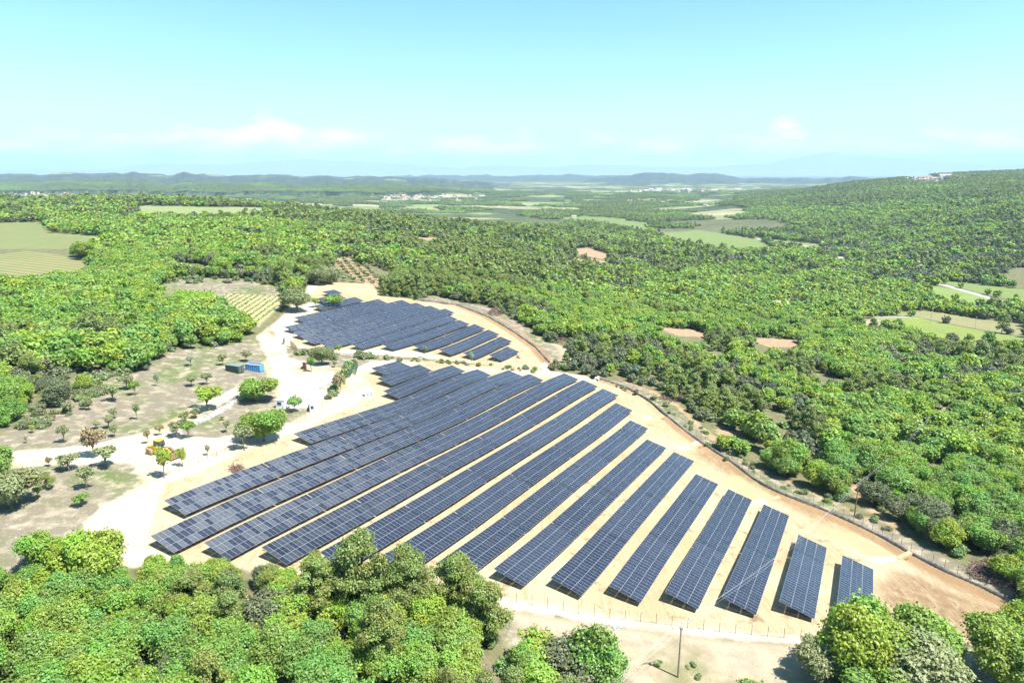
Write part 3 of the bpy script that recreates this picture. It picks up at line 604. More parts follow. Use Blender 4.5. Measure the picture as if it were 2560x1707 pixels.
def crown_arrays(kind, n, leaf, seed, R=None, H=None, T=None):
    r0, h0, t0, nl, lr, fl, asp = SHAPE[kind]; R = R or r0; H = H or h0; T = t0 if T is None else T; g = np.random.default_rng(seed)
    ch = (H-T)/2; cz = T+ch; C = []
    for i in range(nl):
        d = unit(g.normal(size=3)); rr = g.uniform(.35, .68)*(1 if i else .2)
        c = np.array([d[0]*R*rr*1.02, d[1]*R*rr*1.02, cz+d[2]*ch*rr*.95])
        if kind in ('pine', 'bigpine'):
            a = g.uniform(0, 6.283); q = (i+.5)/nl; rad = R*(.72-.62*max(0, q-.35)/.65)*g.uniform(.45, 1.0); zz = T+ch*2*(q**.85)*.88+g.uniform(-.4, .3); c = np.array([math.cos(a)*rad, math.sin(a)*rad, zz])
        if kind == 'cypress': q = (i+.5)/nl; c = np.array([g.normal()*.08, g.normal()*.08, T+(H-T)*q*.93])
        k = lr*g.uniform(.5, 1.4)
        if kind == 'cypress': k = lr*(1.15-.95*((i+.5)/nl)**1.6)
        C.append((c, R*k, g.uniform(0, 1)))
    w = np.array([c[1]**2 for c in C]); w /= w.sum(); which = g.choice(len(C), size=int(n*1.7), p=w)
    cen = np.array([c[0] for c in C])[which]; rad = np.array([c[1] for c in C])[which]; lv = np.array([c[2] for c in C])[which]
    dr = unit(g.normal(size=(len(which), 3))+np.array([0, 0, .28])); rr = g.uniform(.35, 1.12, len(which))**.6
    sc3 = np.array([1, 1, fl]); bump = 1+.24*np.sin(dr[:, 0]*8+which)*np.sin(dr[:, 1]*7+which*2)+.16*np.sin(dr[:, 2]*13+which*3)
    P = cen+dr*sc3*(rad*rr*bump)[:, None]+g.normal(size=dr.shape)*(.07*R*g.uniform(0, 1, (len(which), 1))**3)
    dd = np.linalg.norm((P[:, None]-np.array([c[0] for c in C])[None])/sc3, axis=2)/np.array([c[1] for c in C])[None]; dd[np.arange(len(P)), which] = 9
    keep = (dd.min(1) > .70) & (P[:, 2] > max(.05, T*.7)); P, dr, lv = P[keep][:n], dr[keep][:n], lv[keep][:n]; m = len(P)
    nrm = unit(dr*.65+g.normal(size=(m, 3))*.5+np.array([.1, -.05, .45])); a = unit(np.cross(nrm, g.normal(size=(m, 3)))); b = np.cross(nrm, a)
    s = leaf*g.uniform(.6, 1.35, m)[:, None]*.5; A = a*s; B = b*s*(asp+.25*g.uniform(0, 1, (m, 1)))
    V = np.stack([P-A-B*.6, P+A*.25-B, P+A+B*.5, P-A*.35+B], 1).reshape(-1, 3)
    F = np.arange(m*4).reshape(m, 4); col = np.stack([np.clip(.5*lv+.5*g.uniform(0, 1, m), 0, 1), lv, g.uniform(0, 1, m), np.ones(m)], 1)
    return V, F, col, C
def trunk_mb(C, H, T, thick, seed, limbs=6):
    g = random.Random(seed); mb = MB(); bx, by = g.uniform(-.3, .3), g.uniform(-.3, .3); top = T+(H-T)*.62
    mb.tube([(0, 0, -.5), (bx*.2, by*.2, T*.5), (bx*.6, by*.6, T), (bx, by, top)], [thick*1.25, thick, thick*.8, thick*.25], 7)
    for c, r, _ in sorted(C, key=lambda c: -c[1])[:limbs]:
        z0 = T*g.uniform(.7, 1.15); f = min(1, z0/top); p0 = (bx*f, by*f, z0); mid = (c[0]*.5+bx*.3, c[1]*.5+by*.3, z0+(c[2]-z0)*.62)
        mb.tube([p0, mid, tuple(c)], [thick*.5, thick*.34, thick*.1], 5)
    return mb
def leaf_mesh(name, V, F, col, m, extra=None):
    """leaves (+ optional wood MB) as one mesh"""
    mats = [m]; mi = np.zeros(len(F), int)
    if extra is not None:
        ev = np.array(extra.v); Q = []
        for f in extra.f:
            if len(f) == 4: Q.append(f)
            else: Q += [(f[0], f[i], f[i+1], f[min(i+2, len(f)-1)]) if i+2 < len(f) else (f[0], f[i], f[i+1], f[i+1]) for i in range(1, len(f)-1, 2)][:0]
        Q = np.array(Q)+len(V); V = np.concatenate([V, ev]); F = np.concatenate([F, Q]); mi = np.concatenate([mi, np.ones(len(Q), int)]); mats = [m, M_BARK]
        col = np.concatenate([col, np.full((len(Q), 4), .5)])
    me = new_mesh(name, V, F, mats, mi if len(mats) > 1 else None)
    at = me.attributes.new('lv', 'FLOAT_COLOR', 'FACE'); at.data.foreach_set('color', col.astype(np.float32).ravel()); return me
KN = {'oak': 'oak_tree', 'holm': 'holm_oak_tree', 'pine': 'pine_tree', 'shrub': 'shrub', 'sparse': 'orchard_tree', 'cypress': 'cypress_tree'}
LOD = {'A': (7500, .25), 'B': (1900, .50), 'C': (330, 1.15)}
PROTO = {}
def proto(kind, lod, var):
    k = (kind, lod, var)
    if k not in PROTO:
        n, lf = LOD[lod]; f = {'shrub': .22, 'cypress': .5, 'sparse': .34}.get(kind, 1); lf2 = lf*{'pine': .95, 'shrub': .8, 'sparse': .85, 'holm': .88}.get(kind, 1)
        V, F, col, C = crown_arrays(kind, int(n*f), lf2, hash_i(kind, lod, var)); r0, H, T = SHAPE[kind][:3]
        wood = trunk_mb(C, H, T, .045*R_(kind), var, 5 if lod == 'A' else 2) if kind not in ('shrub', 'cypress') and lod != 'C' else None
        PROTO[k] = (leaf_mesh(KN[kind], V, F, col, LM.get(kind, LM['holm']), wood), (V, F, col, C))
    return PROTO[k]
def R_(kind): return SHAPE[kind][0]
def hash_i(*a): return sum((ord(c)*(i+3)*7) for i, c in enumerate(''.join(map(str, a)))) % 99991
# two-part near prototypes: crown mesh + trunk mesh
PARTS = {}
def parts(kind, var, leafm=None, n=None, leaf=None, seed=None):
    k = (kind, var, leafm)
    if k not in PARTS:
        base = {'bigoak': 'oak', 'bigpine': 'pine'}.get(kind, kind); n = n or {'bigoak': 21000, 'bigpine': 13500, 'sparse': 1150, 'oak': 11500, 'holm': 11000, 'pine': 11000}[kind]; leaf = leaf or {'bigoak': .21, 'bigpine': .28, 'sparse': .20, 'pine': .23, 'holm': .175}.get(kind, .205)
        V, F, col, C = crown_arrays(kind, n, leaf, hash_i('p', kind, var)); r0, H, T = SHAPE[kind][:3]
        cm = leaf_mesh('crown', V, F, col, LM[leafm or base]); tm = trunk_mb(C, H, T, {'sparse': .08, 'bigpine': .26, 'bigoak': .2}.get(kind, .14), var, 10 if 'big' in kind else 7).mesh('trunk', [M_BARK], True)
        PARTS[k] = (cm, tm)
    return PARTS[k]
def tree_with_parts(name, kind, x, y, h, label, group=None, leafm=None, var=0, wide=1.0, sink=.1):
    cm, tm = parts(kind, var, leafm); s = h/SHAPE[kind][1]; z = float(terrain(x, y))
    r = empty(name, (x, y, z-sink), random.uniform(0, 6.28)); r.scale = (s*wide, s*wide, s); tag(r, label, name.replace('_', ' ') if name != 'shrub' else 'shrub', group)
    obj('crown', cm, r); obj('trunk', tm, r); return r

def region(px, py):
    dx, dy = px/1.0884, py/1.0884
    if dy > 1240 and dx < 1180: return 'in the wood along the bottom left edge'
    if dy > 1380 and dx >= 1180: return 'near the bottom right edge'
    if dx < 640 and dy > 600: return 'in the wood left of the gravel track'
    if dx < 700: return 'on the plateau around the far left vineyards'
    if dx < 1250: return 'in the woodland behind the rear solar field'
    if dy > 860 : return 'in the woodland right of the front solar field'
    return 'in the wide woodland sloping down to the valley on the right'
def clear_of(x, y, a=-1.2, b=-1.0, c=-.3):
    return (zone('earth', x, y) < a) & (zone('gravel', x, y) < a-.8) & (zone('meadow', x, y) < c) & (field_at(x, y)[0] < b) & (zone('tilled', x, y) < b) & (road_at(x, y) < -2.5)
def scatter(y0, y1, sp, smax=.92, jit=.9):
    gy = np.arange(y0, y1, sp); X = []; Y = []
    for yy in gy:
        w = yy*smax+15; xs = np.arange(-w, w, sp); X.append(xs+RNG.uniform(-.5, .5, len(xs))*sp*jit+(sp/2 if int(yy/sp) % 2 else 0)); Y.append(yy+RNG.uniform(-.5, .5, len(xs))*sp*jit)
    return np.concatenate(X), np.concatenate(Y)
def hides(x, y, z, h):                        # would a tree here hide open farmland or a road right behind it?
    sl = (z+h-CAM_H)/y; s = x/y; out = np.zeros(x.shape, bool); done = np.zeros(x.shape, bool)
    for k in np.linspace(1.015, 1.7, 40):
        yy = y*k; zz = terrain(s*yy, yy); hitm = (~done) & (CAM_H+sl*yy < zz)
        if hitm.any():
            i = np.where(hitm)[0]; X, Y = s[i]*yy[i], yy[i]; out[i] = ((field_at(X, Y)[0] > 1.5) & (_hash((X*7).astype(np.int64), (Y*7).astype(np.int64)) < np.where(X < -150, 1.0, np.where(Y > 700, .45, .78)))) | (zone('tilled', X, Y) > .5) | (road_at(X, Y) > -1); done[i] = True
    return out
FOREST = []                                   # (x, y, kind, scale)
def fill():
    for y0, y1, sp in ((34, 190, 4.3), (190, 460, 4.6), (460, 820, 6.0), (820, 1500, 8.0)):
        x, y = scatter(y0, y1, sp); m = clear_of(x, y); x, y = x[m], y[m]
        z = terrain(x, y); px, py = project(x, y, z)
        dens = .6*fbm(x/13., y/13., 2)+.4*fbm(x/40., y/40., 2); thr = np.where((px > 1350) & (y < 330), -.27, -.45); keep = dens > thr
        # bare clearings seen in the photo
        for cx, cy, rx, ry in CLEAR: keep &= ((px/1.0884-cx)/rx)**2+((py/1.0884-cy)/ry)**2 > 1
        keep &= (px > -250) & (px < 2810) & (py < 2100)
        if y0 > 100: keep &= ~hides(x, y, z, 5.5)
        x, y, z, px, py = x[keep], y[keep], z[keep], px[keep], py[keep]; dx, dy = px/1.0884, py/1.0884
        nn = fbm(x/70.+9, y/70.+3, 3); n2 = fbm(x/24.+1, y/24.+31, 2); u = np.clip(.5+.95*fbm(x/34.+3, y/34.+57, 3)+.35*RNG.uniform(-.5, .5, len(x)), 0, 1)
        pp = .04+.75*np.exp(-((dx-1080)/320)**2-((dy-640)/85)**2)+.30*((dx > 1250) & (dy > 780) & (dy < 1150) & (dx < 1900))+.15*(y > 800)+.3*np.exp(-((dx-1100)/330)**2-((dy-490)/30)**2)
        ph = .12+.25*(nn > .12)+.18*(y > 700)+.25*np.exp(-((dx-1050)/300)**2-((dy-505)/25)**2)-.09*((dx < 640) & (dy > 640))
        pp = pp+.12*(n2 > .22)+.85*((dx > 690) & (dx < 1150) & (dy > 1330) & (dy < 1440)); kind = np.where(u < pp, 'pine', np.where(u < pp+ph, 'holm', 'oak'))
        edge = np.maximum(zone('earth', x, y), zone('meadow', x, y)) > -5
        sc = 1.14*RNG.uniform(.7, 1.35, len(x))*(1+.35*nn); sc = np.where(edge, sc*.8, sc); sc = np.where((dy > 1290) & (dx < 1150), np.minimum(sc, 1.05), sc)
        sc = np.where((dx > 950) & (dx < 1900) & (dy > 700) & (dy < 1010), sc*.82, sc); sc = np.where(kind == 'holm', sc*.92, sc); sc = np.where((dx > 1300) & (dy > 780), sc*.95, sc); sc = np.where(y > 820, sc*1.35, sc)
        sc = np.where((dx < 1130) & (dy < 1365) & (dy > 1280), sc*.72, sc)
        for k in range(len(x)): FOREST.append((x[k], y[k], z[k], str(kind[k]), sc[k], px[k], py[k]))
        # undergrowth
        q = RNG.uniform(0, 1, len(x)) < (.85 if y1 < 500 else .25); xs, ys = x[q]+RNG.uniform(-3, 3, q.sum()), y[q]+RNG.uniform(-3, 3, q.sum())
        if len(xs):
            m = clear_of(xs, ys, -.8, -.5, .5); xs, ys = xs[m], ys[m]; zs = terrain(xs, ys); pxs, pys = project(xs, ys, zs)
            for k in range(len(xs)): FOREST.append((xs[k], ys[k], zs[k], 'shrub', random.uniform(.6, 1.5), pxs[k], pys[k]))
CLEAR = [(1570, 1010, 16, 22), (2160, 965, 50, 14), (1285, 800, 22, 22), (1640, 820, 45, 12), (1960, 1130, 26, 30), (2020, 1060, 22, 22), (2240, 1320, 60, 45), (2200, 1230, 30, 12), (440, 620, 50, 14), (840, 640, 60, 30), (1775, 806, 66, 15), (1555, 778, 60, 14), (972, 558, 42, 8), (1350, 612, 70, 8), (1545, 688, 14, 6), (1775, 700, 8, 6), (1640, 985, 26, 16), (1510, 880, 14, 8), (1120, 720, 14, 7),
  (560, 625, 60, 10), (700, 640, 35, 8), (930, 840, 30, 9), (900, 1345, 35, 28), (925, 1440, 12, 10), (2360, 640, 60, 25), (40, 1300, 70, 60), (2100, 430, 60, 25)]
fill()
# extra scrub on the clearings, in the strip between the two fields and on the meadow
def add_shrubs(poly, n, s0, s1):
    P = world(poly); lo, hi = P.min(0), P.max(0); c = 0
    while c < n:
        x, y = random.uniform(lo[0], hi[0]), random.uniform(lo[1], hi[1])
        if poly_sd(np.array([x]), np.array([y]), P)[0] > 0:
            z = float(terrain(x, y)); px, py = project(x, y, z); FOREST.append((x, y, z, 'shrub', random.uniform(s0, s1), px, py)); c += 1
add_shrubs(D((870,828),(980,832),(1100,842),(1240,858),(1250,850),(1100,836),(980,822),(880,818)), 34, .4, 1.0)
add_shrubs(D((655,812),(720,822),(760,826),(900,824),(860,818),(740,812),(660,805)), 22, .6, 1.4)
add_shrubs(D((755,925),(775,895),(790,870),(812,845),(796,842),(770,880),(745,925)), 20, .8, 1.6)
add_shrubs(D((0,990),(60,950),(240,850),(330,840),(200,930),(100,985)), 60, .5, 1.5)
add_shrubs(D((380,655),(420,635),(640,645),(650,660),(500,650)), 40, .6, 1.5)
add_shrubs(D((1400,880),(1540,950),(1640,1040),(1760,1110),(1900,1160),(2040,1220),(2060,1212),(1900,1140),(1760,1090),(1650,1010),(1540,925)), 40, .35, .9)
add_shrubs(D((1960,1100),(2000,1040),(2080,1080),(2060,1180),(1980,1170)), 30, .6, 1.5)
add_shrubs(D((1180,1490),(1700,1500),(1700,1560),(1300,1568)), 7, .25, .5)
# individual trees of the picture: x, y base and height, all read off the photo (full pixels), kind, leaf, label
def iso(px, py, hpx, kind, label, leafm=None, wide=1.0, name=None):
    h = hit(px, py)
    if h is None: return
    x, y, z = h; p1 = project(x, y, z+1); m = hpx/max(1e-3, (py-p1[1]))
    nm = name or {'bigoak': 'oak_tree', 'bigpine': 'pine_tree'}.get(kind, KN.get(kind, 'tree'))
    tree_with_parts(nm, kind, x, y, m, label, None, leafm, random.randrange(2), wide)
I4 = lambda x, y: (x/3.336, y/3.336+850)
for x, y, h, k, lm, wd, lb in (
 (950,512,150,'sparse',None,1.15,'broad olive green orchard tree with two forked trunks, middle of the upper left meadow'),
 (515,548,235,'holm',None,.95,'tall dark evergreen oak on the upper left meadow beside a round shadow'),
 (575,612,120,'sparse',None,1.0,'small round tree just below the tall dark evergreen oak'),
 (745,582,115,'sparse',None,.8,'slim orchard tree right of a lower pale one, left meadow'),
 (695,578,75,'sparse','grey',1.0,'low pale bush-like tree touching the slim orchard tree'),
 (412,682,70,'sparse',None,.9,'tiny thin tree, left one of a pair on the grey meadow'),
 (458,670,62,'sparse','rust',.8,'tiny brownish tree, right one of a pair on the grey meadow'),
 (1145,665,145,'sparse',None,.55,'lone slender tree with bare lower trunk in mid meadow'),
 (955,652,100,'sparse',None,1.0,'upper tree of three clustered in the left meadow'),
 (905,737,125,'sparse',None,.9,'middle leaning tree of three clustered in the left meadow'),
 (960,806,125,'sparse',None,.75,'lowest tree of three clustered in the left meadow near the track'),
 (1240,866,130,'sparse','rust',.6,'thin orange-leaved young tree at the edge of the white track'),
 (1338,796,100,'sparse','rust',.95,'small round brownish tree beside the track bend'),
 (268,775,80,'sparse','yellow',.8,'small yellow green sapling on the far left meadow'),
 (535,857,165,'sparse',None,.75,'narrow two-tiered tree above the left end of the track'),
 (220,857,62,'sparse',None,.7,'tiny sapling near the left end of the track'),
 (780,985,285,'sparse','rust',.85,'tall brown olive tree rising above the track junction'),
 (800,740,75,'sparse',None,1.2,'low round olive crown peeking over the tall brown olive tree'),
 (895,1062,190,'sparse',None,1.35,'wide round olive tree casting a dark shadow beside the tall brown one'),
 (578,1092,165,'sparse',None,1.35,'wide round olive tree with dark shadow below the left track'),
 (410,1056,100,'sparse','rust',.7,'spindly brownish sapling just below the left track'),
 (730,1243,200,'sparse',None,.9,'tree with several thin stems on the lower left meadow'),
 (385,1245,150,'pine',None,1.3,'flat spreading young pine on the lower left meadow'),
 (322,1322,110,'sparse','oak',.9,'small green tree below the flat spreading young pine'),
 (690,1385,120,'sparse','oak',1.4,'small umbrella-shaped tree above the bright yellow green trees'),
 (1480,818,165,'sparse',None,.9,'olive tree next to a heap of pale stones'),
 (1578,822,160,'sparse','oak',1.0,'bright green tree just right of the olive tree by the stones'),
 (1738,590,215,'sparse','yellow',1.5,'spreading yellow green tree above the dry stone wall'),
 (1640,652,100,'sparse',None,1.1,'dark small tree left of the dry stone wall'),
 (1556,692,115,'sparse',None,1.2,'round olive tree at the upper end of the track bend'),
 (1592,385,105,'sparse',None,1.2,'round small tree below the green container, left of a pair'),
 (1730,372,105,'sparse',None,1.15,'round small tree below the green container, right of a pair'),
 (1312,385,115,'sparse','grey',.55,'grey green columnar sapling on the pale meadow'),
 (1862,212,110,'sparse',None,.9,'small tree standing directly left of the green container'),
 (2205,845,310,'oak',None,1.15,'large spreading bright green tree at the meadow fence'),
 (2040,920,225,'sparse',None,.9,'brownish olive tree in front of the large spreading green tree'),
 (1730,962,105,'sparse','rust',.6,'thin orange sapling on the sandy pad right of the loader'),
 (1525,1052,180,'sparse','yellow',.6,'thin yellow green tree just right of the loader bucket'),
 (1368,1152,290,'sparse','yellow',.62,'bent sparse yellow green tree leaning in front of the loader'),
 (1890,772,110,'sparse',None,.75,'dark narrow tree on the grass below the stone wall'),
 (1855,672,48,'sparse',None,1.0,'tiny dark sapling on the grass near the stone wall'),
 (1220,250,60,'holm',None,1.1,'small dark bush at the edge of the left wood'),
 (690,442,165,'oak',None,.9,'bright green leaning tree beside the tall dark evergreen oak'),
 (1130,462,130,'sparse','oak',.9,'light green tree behind the broad orchard tree'),
 (1060,410,150,'sparse',None,1.1,'olive crown just behind the broad orchard tree'),
 (1590,215,90,'sparse','grey',1.1,'grey green sparse tree near the edge of the left wood'),
 (2050,180,110,'sparse',None,1.2,'small tree at the corner of the wood above the blue skip')):
    px, py = I4(x, y); iso(px, py, h/3.336, k, lb, lm, wd)
for px, py, h, k, lm, wd, lb in (
 (640, 1003, 70, 'holm', 'oak', 1.45, 'big dark and bright green bush tree below the blue skip'),
 (735, 1029, 44, 'sparse', 'oak', 1.2, 'young green tree growing in front of the white site cabins'),
 (745, 778, 66, 'oak', 'sparse', 1.15, 'lone rounded tree with dark forked trunk at the upper end of the track'),
 (789, 769, 27, 'sparse', 'yellow', 1.1, 'small yellowish tree at the upper left corner of the rear panels'),
 (833, 769, 36, 'sparse', 'oak', 1.9, 'low wide green tree in front of the rear panels'),
 (806, 912, 56, 'oak', 'sparse', 1.0, 'loose olive tree below the lower left corner of the rear panels'),
 (779, 930, 40, 'sparse', 'oak', .7, 'slender green tree beside the stacked crates'),
 (836, 918, 20, 'sparse', None, 1.0, 'small olive shrub tree on the strip between both fields'),
 (849, 888, 30, 'sparse', 'oak', .6, 'narrow young tree right below the rear panels'),
 (850, 985, 55, 'sparse', 'rust', .8, 'narrow brownish tree in the hedge left of the gate'),
 (885, 918, 22, 'holm', None, .8, 'dark round bush on the strip between both fields'),
 (1178, 915, 40, 'sparse', 'grey', .45, 'thin conifer on the bank between both fields'),
 (1062, 895, 34, 'sparse', None, .45, 'thin small tree standing against the rear panels'),
 (262, 1475, 165, 'oak', 'yellow', .8, 'tall airy yellow green tree at the left corner of the white gravel'),
 (175, 1455, 120, 'oak', 'yellow', 1.1, 'rounded yellow green tree left of the tall airy one'),
 (115, 1425, 110, 'oak', 'oak', .9, 'green tree at the left end of the yellow green group'),
 (268, 1455, 58, 'sparse', None, 1.1, 'small olive brown bush tree against the white gravel'),
 (263, 1395, 52, 'sparse', 'grey', .25, 'thin bare sapling standing on the white gravel'),
 (30, 1270, 110, 'holm', 'sparse', 1.1, 'olive green tree at the left picture edge below the track'),
 (-10, 1215, 115, 'oak', None, .9, 'bright green tree cut off by the left picture edge'),
 (910, 1545, 222, 'bigpine', None, .95, 'tall umbrella pine with bare trunk in front of the panels'),
 (1015, 1555, 190, 'bigpine', None, 1.0, 'broad pine just right of the tall umbrella pine'),
 (1140, 1560, 180, 'bigpine', None, .95, 'rightmost high pine of the foreground clump'),
 (1222, 1600, 150, 'pine', None, 1.0, 'low pine at the right end of the foreground clump'),
 (795, 1560, 170, 'bigpine', None, 1.0, 'leftmost pine of the foreground clump'),
 (955, 1690, 205, 'bigpine', None, .85, 'yellowish pine standing in front of the foreground clump'),
 (1020, 1580, 110, 'pine', None, 1.0, 'small pine filling the middle of the foreground clump'),
 (690, 1590, 118, 'holm', None, 1.05, 'dark evergreen oak left of the foreground pines'),
 (1330, 1668, 95, 'sparse', 'oak', 1.4, 'sparse bright green tree with a thin trunk and spotted shadow'),
 (1425, 1715, 112, 'holm', None, 1.35, 'dark evergreen oak at the bottom edge left of the electricity pole'),
 (1498, 1735, 165, 'oak', None, .85, 'bright green tree beside the dark evergreen oak at the bottom edge'),
 (2045, 1695, 110, 'holm', 'sparse', .95, 'grey green drooping tree left of the bottom right group'),
 (2110, 1690, 178, 'oak', 'yellow', .85, 'vivid yellow green tree in front of the rightmost solar table'),
 (2165, 1690, 175, 'oak', 'oak', 1.0, 'green tree right behind the vivid yellow green one'),
 (2270, 1665, 150, 'oak', None, 1.1, 'soft green tree beside the dug brown earth'),
 (2270, 1725, 145, 'holm', 'sparse', 1.35, 'grey brown evergreen oak in the bottom right group'),
 (2160, 1740, 110, 'oak', None, 1.2, 'low bright green tree at the foot of the bottom right group'),
 (2345, 1690, 115, 'oak', None, .8, 'small green tree closing the bottom right group'),
 (2500, 1712, 175, 'bigoak', None, 1.05, 'big bright green oak in the bottom right corner'),
 (2600, 1700, 185, 'bigoak', None, 1.0, 'big green oak cut off by the right picture edge'),
 (212, 648, 50, 'bigoak', None, 1.1, 'large rounded oak standing beside the left vineyards'),
 (90, 625, 14, 'shrub2', None, 1.0, ''), ):
    if k == 'shrub2': continue
    iso(px, py, h, k, lb, lm, wd)
# forest: the nearest 300 of each kind are trees of their own, the others one woodland object per kind
def place(what, px, py, r): return '%s, %s, %s percent across and %s percent down' % (what, SHORT[r], NW(px/25.6), NW(py/17.07))
SHORT = {'in the wood along the bottom left edge': 'bottom left wood', 'near the bottom right edge': 'bottom right', 'in the wood left of the gravel track': 'wood beside track', 'on the plateau around the far left vineyards': 'far left plateau', 'in the woodland behind the rear solar field': 'behind rear field', 'in the woodland right of the front solar field': 'right woodland', 'in the wide woodland sloping down to the valley on the right': 'valley woodland'}
def NW(q):
    q = int(round(q)); q = max(0, min(q, 109)); ones = 'zero one two three four five six seven eight nine ten eleven twelve thirteen fourteen fifteen sixteen seventeen eighteen nineteen'.split(); tens = 'x x twenty thirty forty fifty sixty seventy eighty ninety hundred'.split()
    return ones[q] if q < 20 else tens[q//10]+(' '+ones[q % 10] if q % 10 else '')
def lod_of(y): return 'A' if y < 185 else ('B' if y < 470 else 'C')
def place_forest():
    by = {}
    for f in FOREST: by.setdefault(f[3], []).append(f)
    adj = {'oak': 'leafy green oak', 'holm': 'dark evergreen oak', 'pine': 'olive green pine', 'shrub': 'low shrub'}
    for kind, L in by.items():
        vis = [f for f in L if -60 < f[5] < 2620 and f[6] < 1790]; vis.sort(key=lambda f: -f[4]/f[1]); own = set(id(f) for f in vis[:290 if kind != 'oak' else 285])
        rest = []
        for f in L:
            if id(f) not in own: rest.append(f); continue
            x, y, z, _, s, px, py = f; lod = lod_of(y); me = proto(kind, lod, random.randrange(4))[0]
            if kind != 'shrub' and y < 175:
                r = region(px, py); cm, tm = parts(kind, random.randrange(3)); e = empty(KN[kind], (x, y, z-.2), random.uniform(0, 6.28)); e.scale = (s, s, s*random.uniform(.85, 1.12))
                tag(e, place(adj[kind], px, py, r), 'tree', '%ss %s' % (adj[kind], r)); obj('crown', cm, e); obj('trunk', tm, e); continue
            o = obj(KN[kind], me, None, (x, y, z-.2), random.uniform(0, 6.28)); o.scale = (s, s, s*random.uniform(.85, 1.12)); r = region(px, py)
            tag(o, place(adj[kind], px, py, r), 'tree' if kind != 'shrub' else 'shrub', '%ss %s' % (adj[kind], r))
        gn_scatter({'oak': 'oak_woodland', 'holm': 'evergreen_woodland', 'pine': 'pine_woodland', 'shrub': 'undergrowth'}[kind], rest, kind,
                   {'oak': 'fresh green oak woodland covering the slopes to the valley', 'holm': 'dark evergreen oaks scattered through the distant woodland', 'pine': 'olive green pines scattered through the distant woodland', 'shrub': 'low undergrowth between the woodland trees'}[kind])
def gn_tree(coll):
    g = bpy.data.node_groups.new('scatter_'+coll.name, 'GeometryNodeTree'); g.interface.new_socket('Geometry', in_out='INPUT', socket_type='NodeSocketGeometry'); g.interface.new_socket('Geometry', in_out='OUTPUT', socket_type='NodeSocketGeometry')
    N = g.nodes; i = N.new('NodeGroupInput'); o = N.new('NodeGroupOutput'); p = N.new('GeometryNodeInstanceOnPoints'); c = N.new('GeometryNodeCollectionInfo'); c.inputs[0].default_value = coll; c.inputs[1].default_value = True; c.inputs[2].default_value = True
    def at(nm, ty): a = N.new('GeometryNodeInputNamedAttribute'); a.data_type = ty; a.inputs[0].default_value = nm; return a.outputs[0]
    g.links.new(i.outputs[0], p.inputs['Points']); g.links.new(c.outputs[0], p.inputs['Instance']); p.inputs['Pick Instance'].default_value = True
    g.links.new(at('idx', 'INT'), p.inputs['Instance Index']); g.links.new(at('sc', 'FLOAT_VECTOR'), p.inputs['Scale'])
    e = N.new('FunctionNodeEulerToRotation'); g.links.new(at('rt', 'FLOAT_VECTOR'), e.inputs[0]); g.links.new(e.outputs[0], p.inputs['Rotation'])
    g.links.new(p.outputs[0], o.inputs[0]); return g
def gn_object(name, P, idx, sc, rt, meshes, label, cat='woodland'):
    coll = bpy.data.collections.new('seed_'+name)
    for k, me in enumerate(meshes): coll.objects.link(bpy.data.objects.new('seed_%s_%02d' % (name, k), me))
    me = new_mesh(name, P, []); 
    a = me.attributes.new('idx', 'INT', 'POINT'); a.data.foreach_set('value', np.asarray(idx, np.int32))
    a = me.attributes.new('sc', 'FLOAT_VECTOR', 'POINT'); a.data.foreach_set('vector', np.asarray(sc, np.float32).ravel())
    a = me.attributes.new('rt', 'FLOAT_VECTOR', 'POINT'); a.data.foreach_set('vector', np.asarray(rt, np.float32).ravel())
    o = obj(name, me); md = o.modifiers.new('scatter', 'NODES'); md.node_group = gn_tree(coll); tag(o, label, cat, kind='stuff'); return o
def gn_scatter(name, L, kind, label):
    if not L: return
    meshes = [proto(kind, l, v)[0] for l in 'ABC' for v in range(4)]; n = len(L)
    idx = [('ABC'.index(lod_of(f[1])))*4+random.randrange(4) for f in L]; P = np.array([(f[0], f[1], f[2]-.2) for f in L]); s = np.array([f[4] for f in L]); sz = s*RNG.uniform(.85, 1.12, n)
    gn_object(name, P, idx, np.stack([s, s, sz], 1), np.stack([np.zeros(n), np.zeros(n), RNG.uniform(0, 6.28, n)], 1), meshes, label)
place_forest()
# far forest: patches of about forty crowns each
def patch_mesh(seed, mixk, size=46.0):
    g = np.random.default_rng(seed); Vs, Fs, Cs, MI, off = [], [], [], [], 0; mats = [LM['oak'], LM['holm'], LM['pine']]
    for gx in np.arange(-size/2, size/2, 7.6):
        for gy in np.arange(-size/2, size/2, 7.6):
            k = g.choice(3, p=mixk); kd = ('oak', 'holm', 'pine')[k]; V, F, c, _ = crown_arrays(kd, 46, 2.3, int(g.integers(1e6))); s = g.uniform(.8, 1.5)
            V = V*s+np.array([gx+g.uniform(-3, 3), gy+g.uniform(-3, 3), -1.2]); Vs.append(V); Fs.append(F+off); Cs.append(c); MI.append(np.full(len(F), k)); off += len(V)
    me = new_mesh('wood_patch', np.concatenate(Vs), np.concatenate(Fs), mats, np.concatenate(MI)); a = me.attributes.new('lv', 'FLOAT_COLOR', 'FACE'); a.data.foreach_set('color', np.concatenate(Cs).astype(np.float32).ravel()); return me
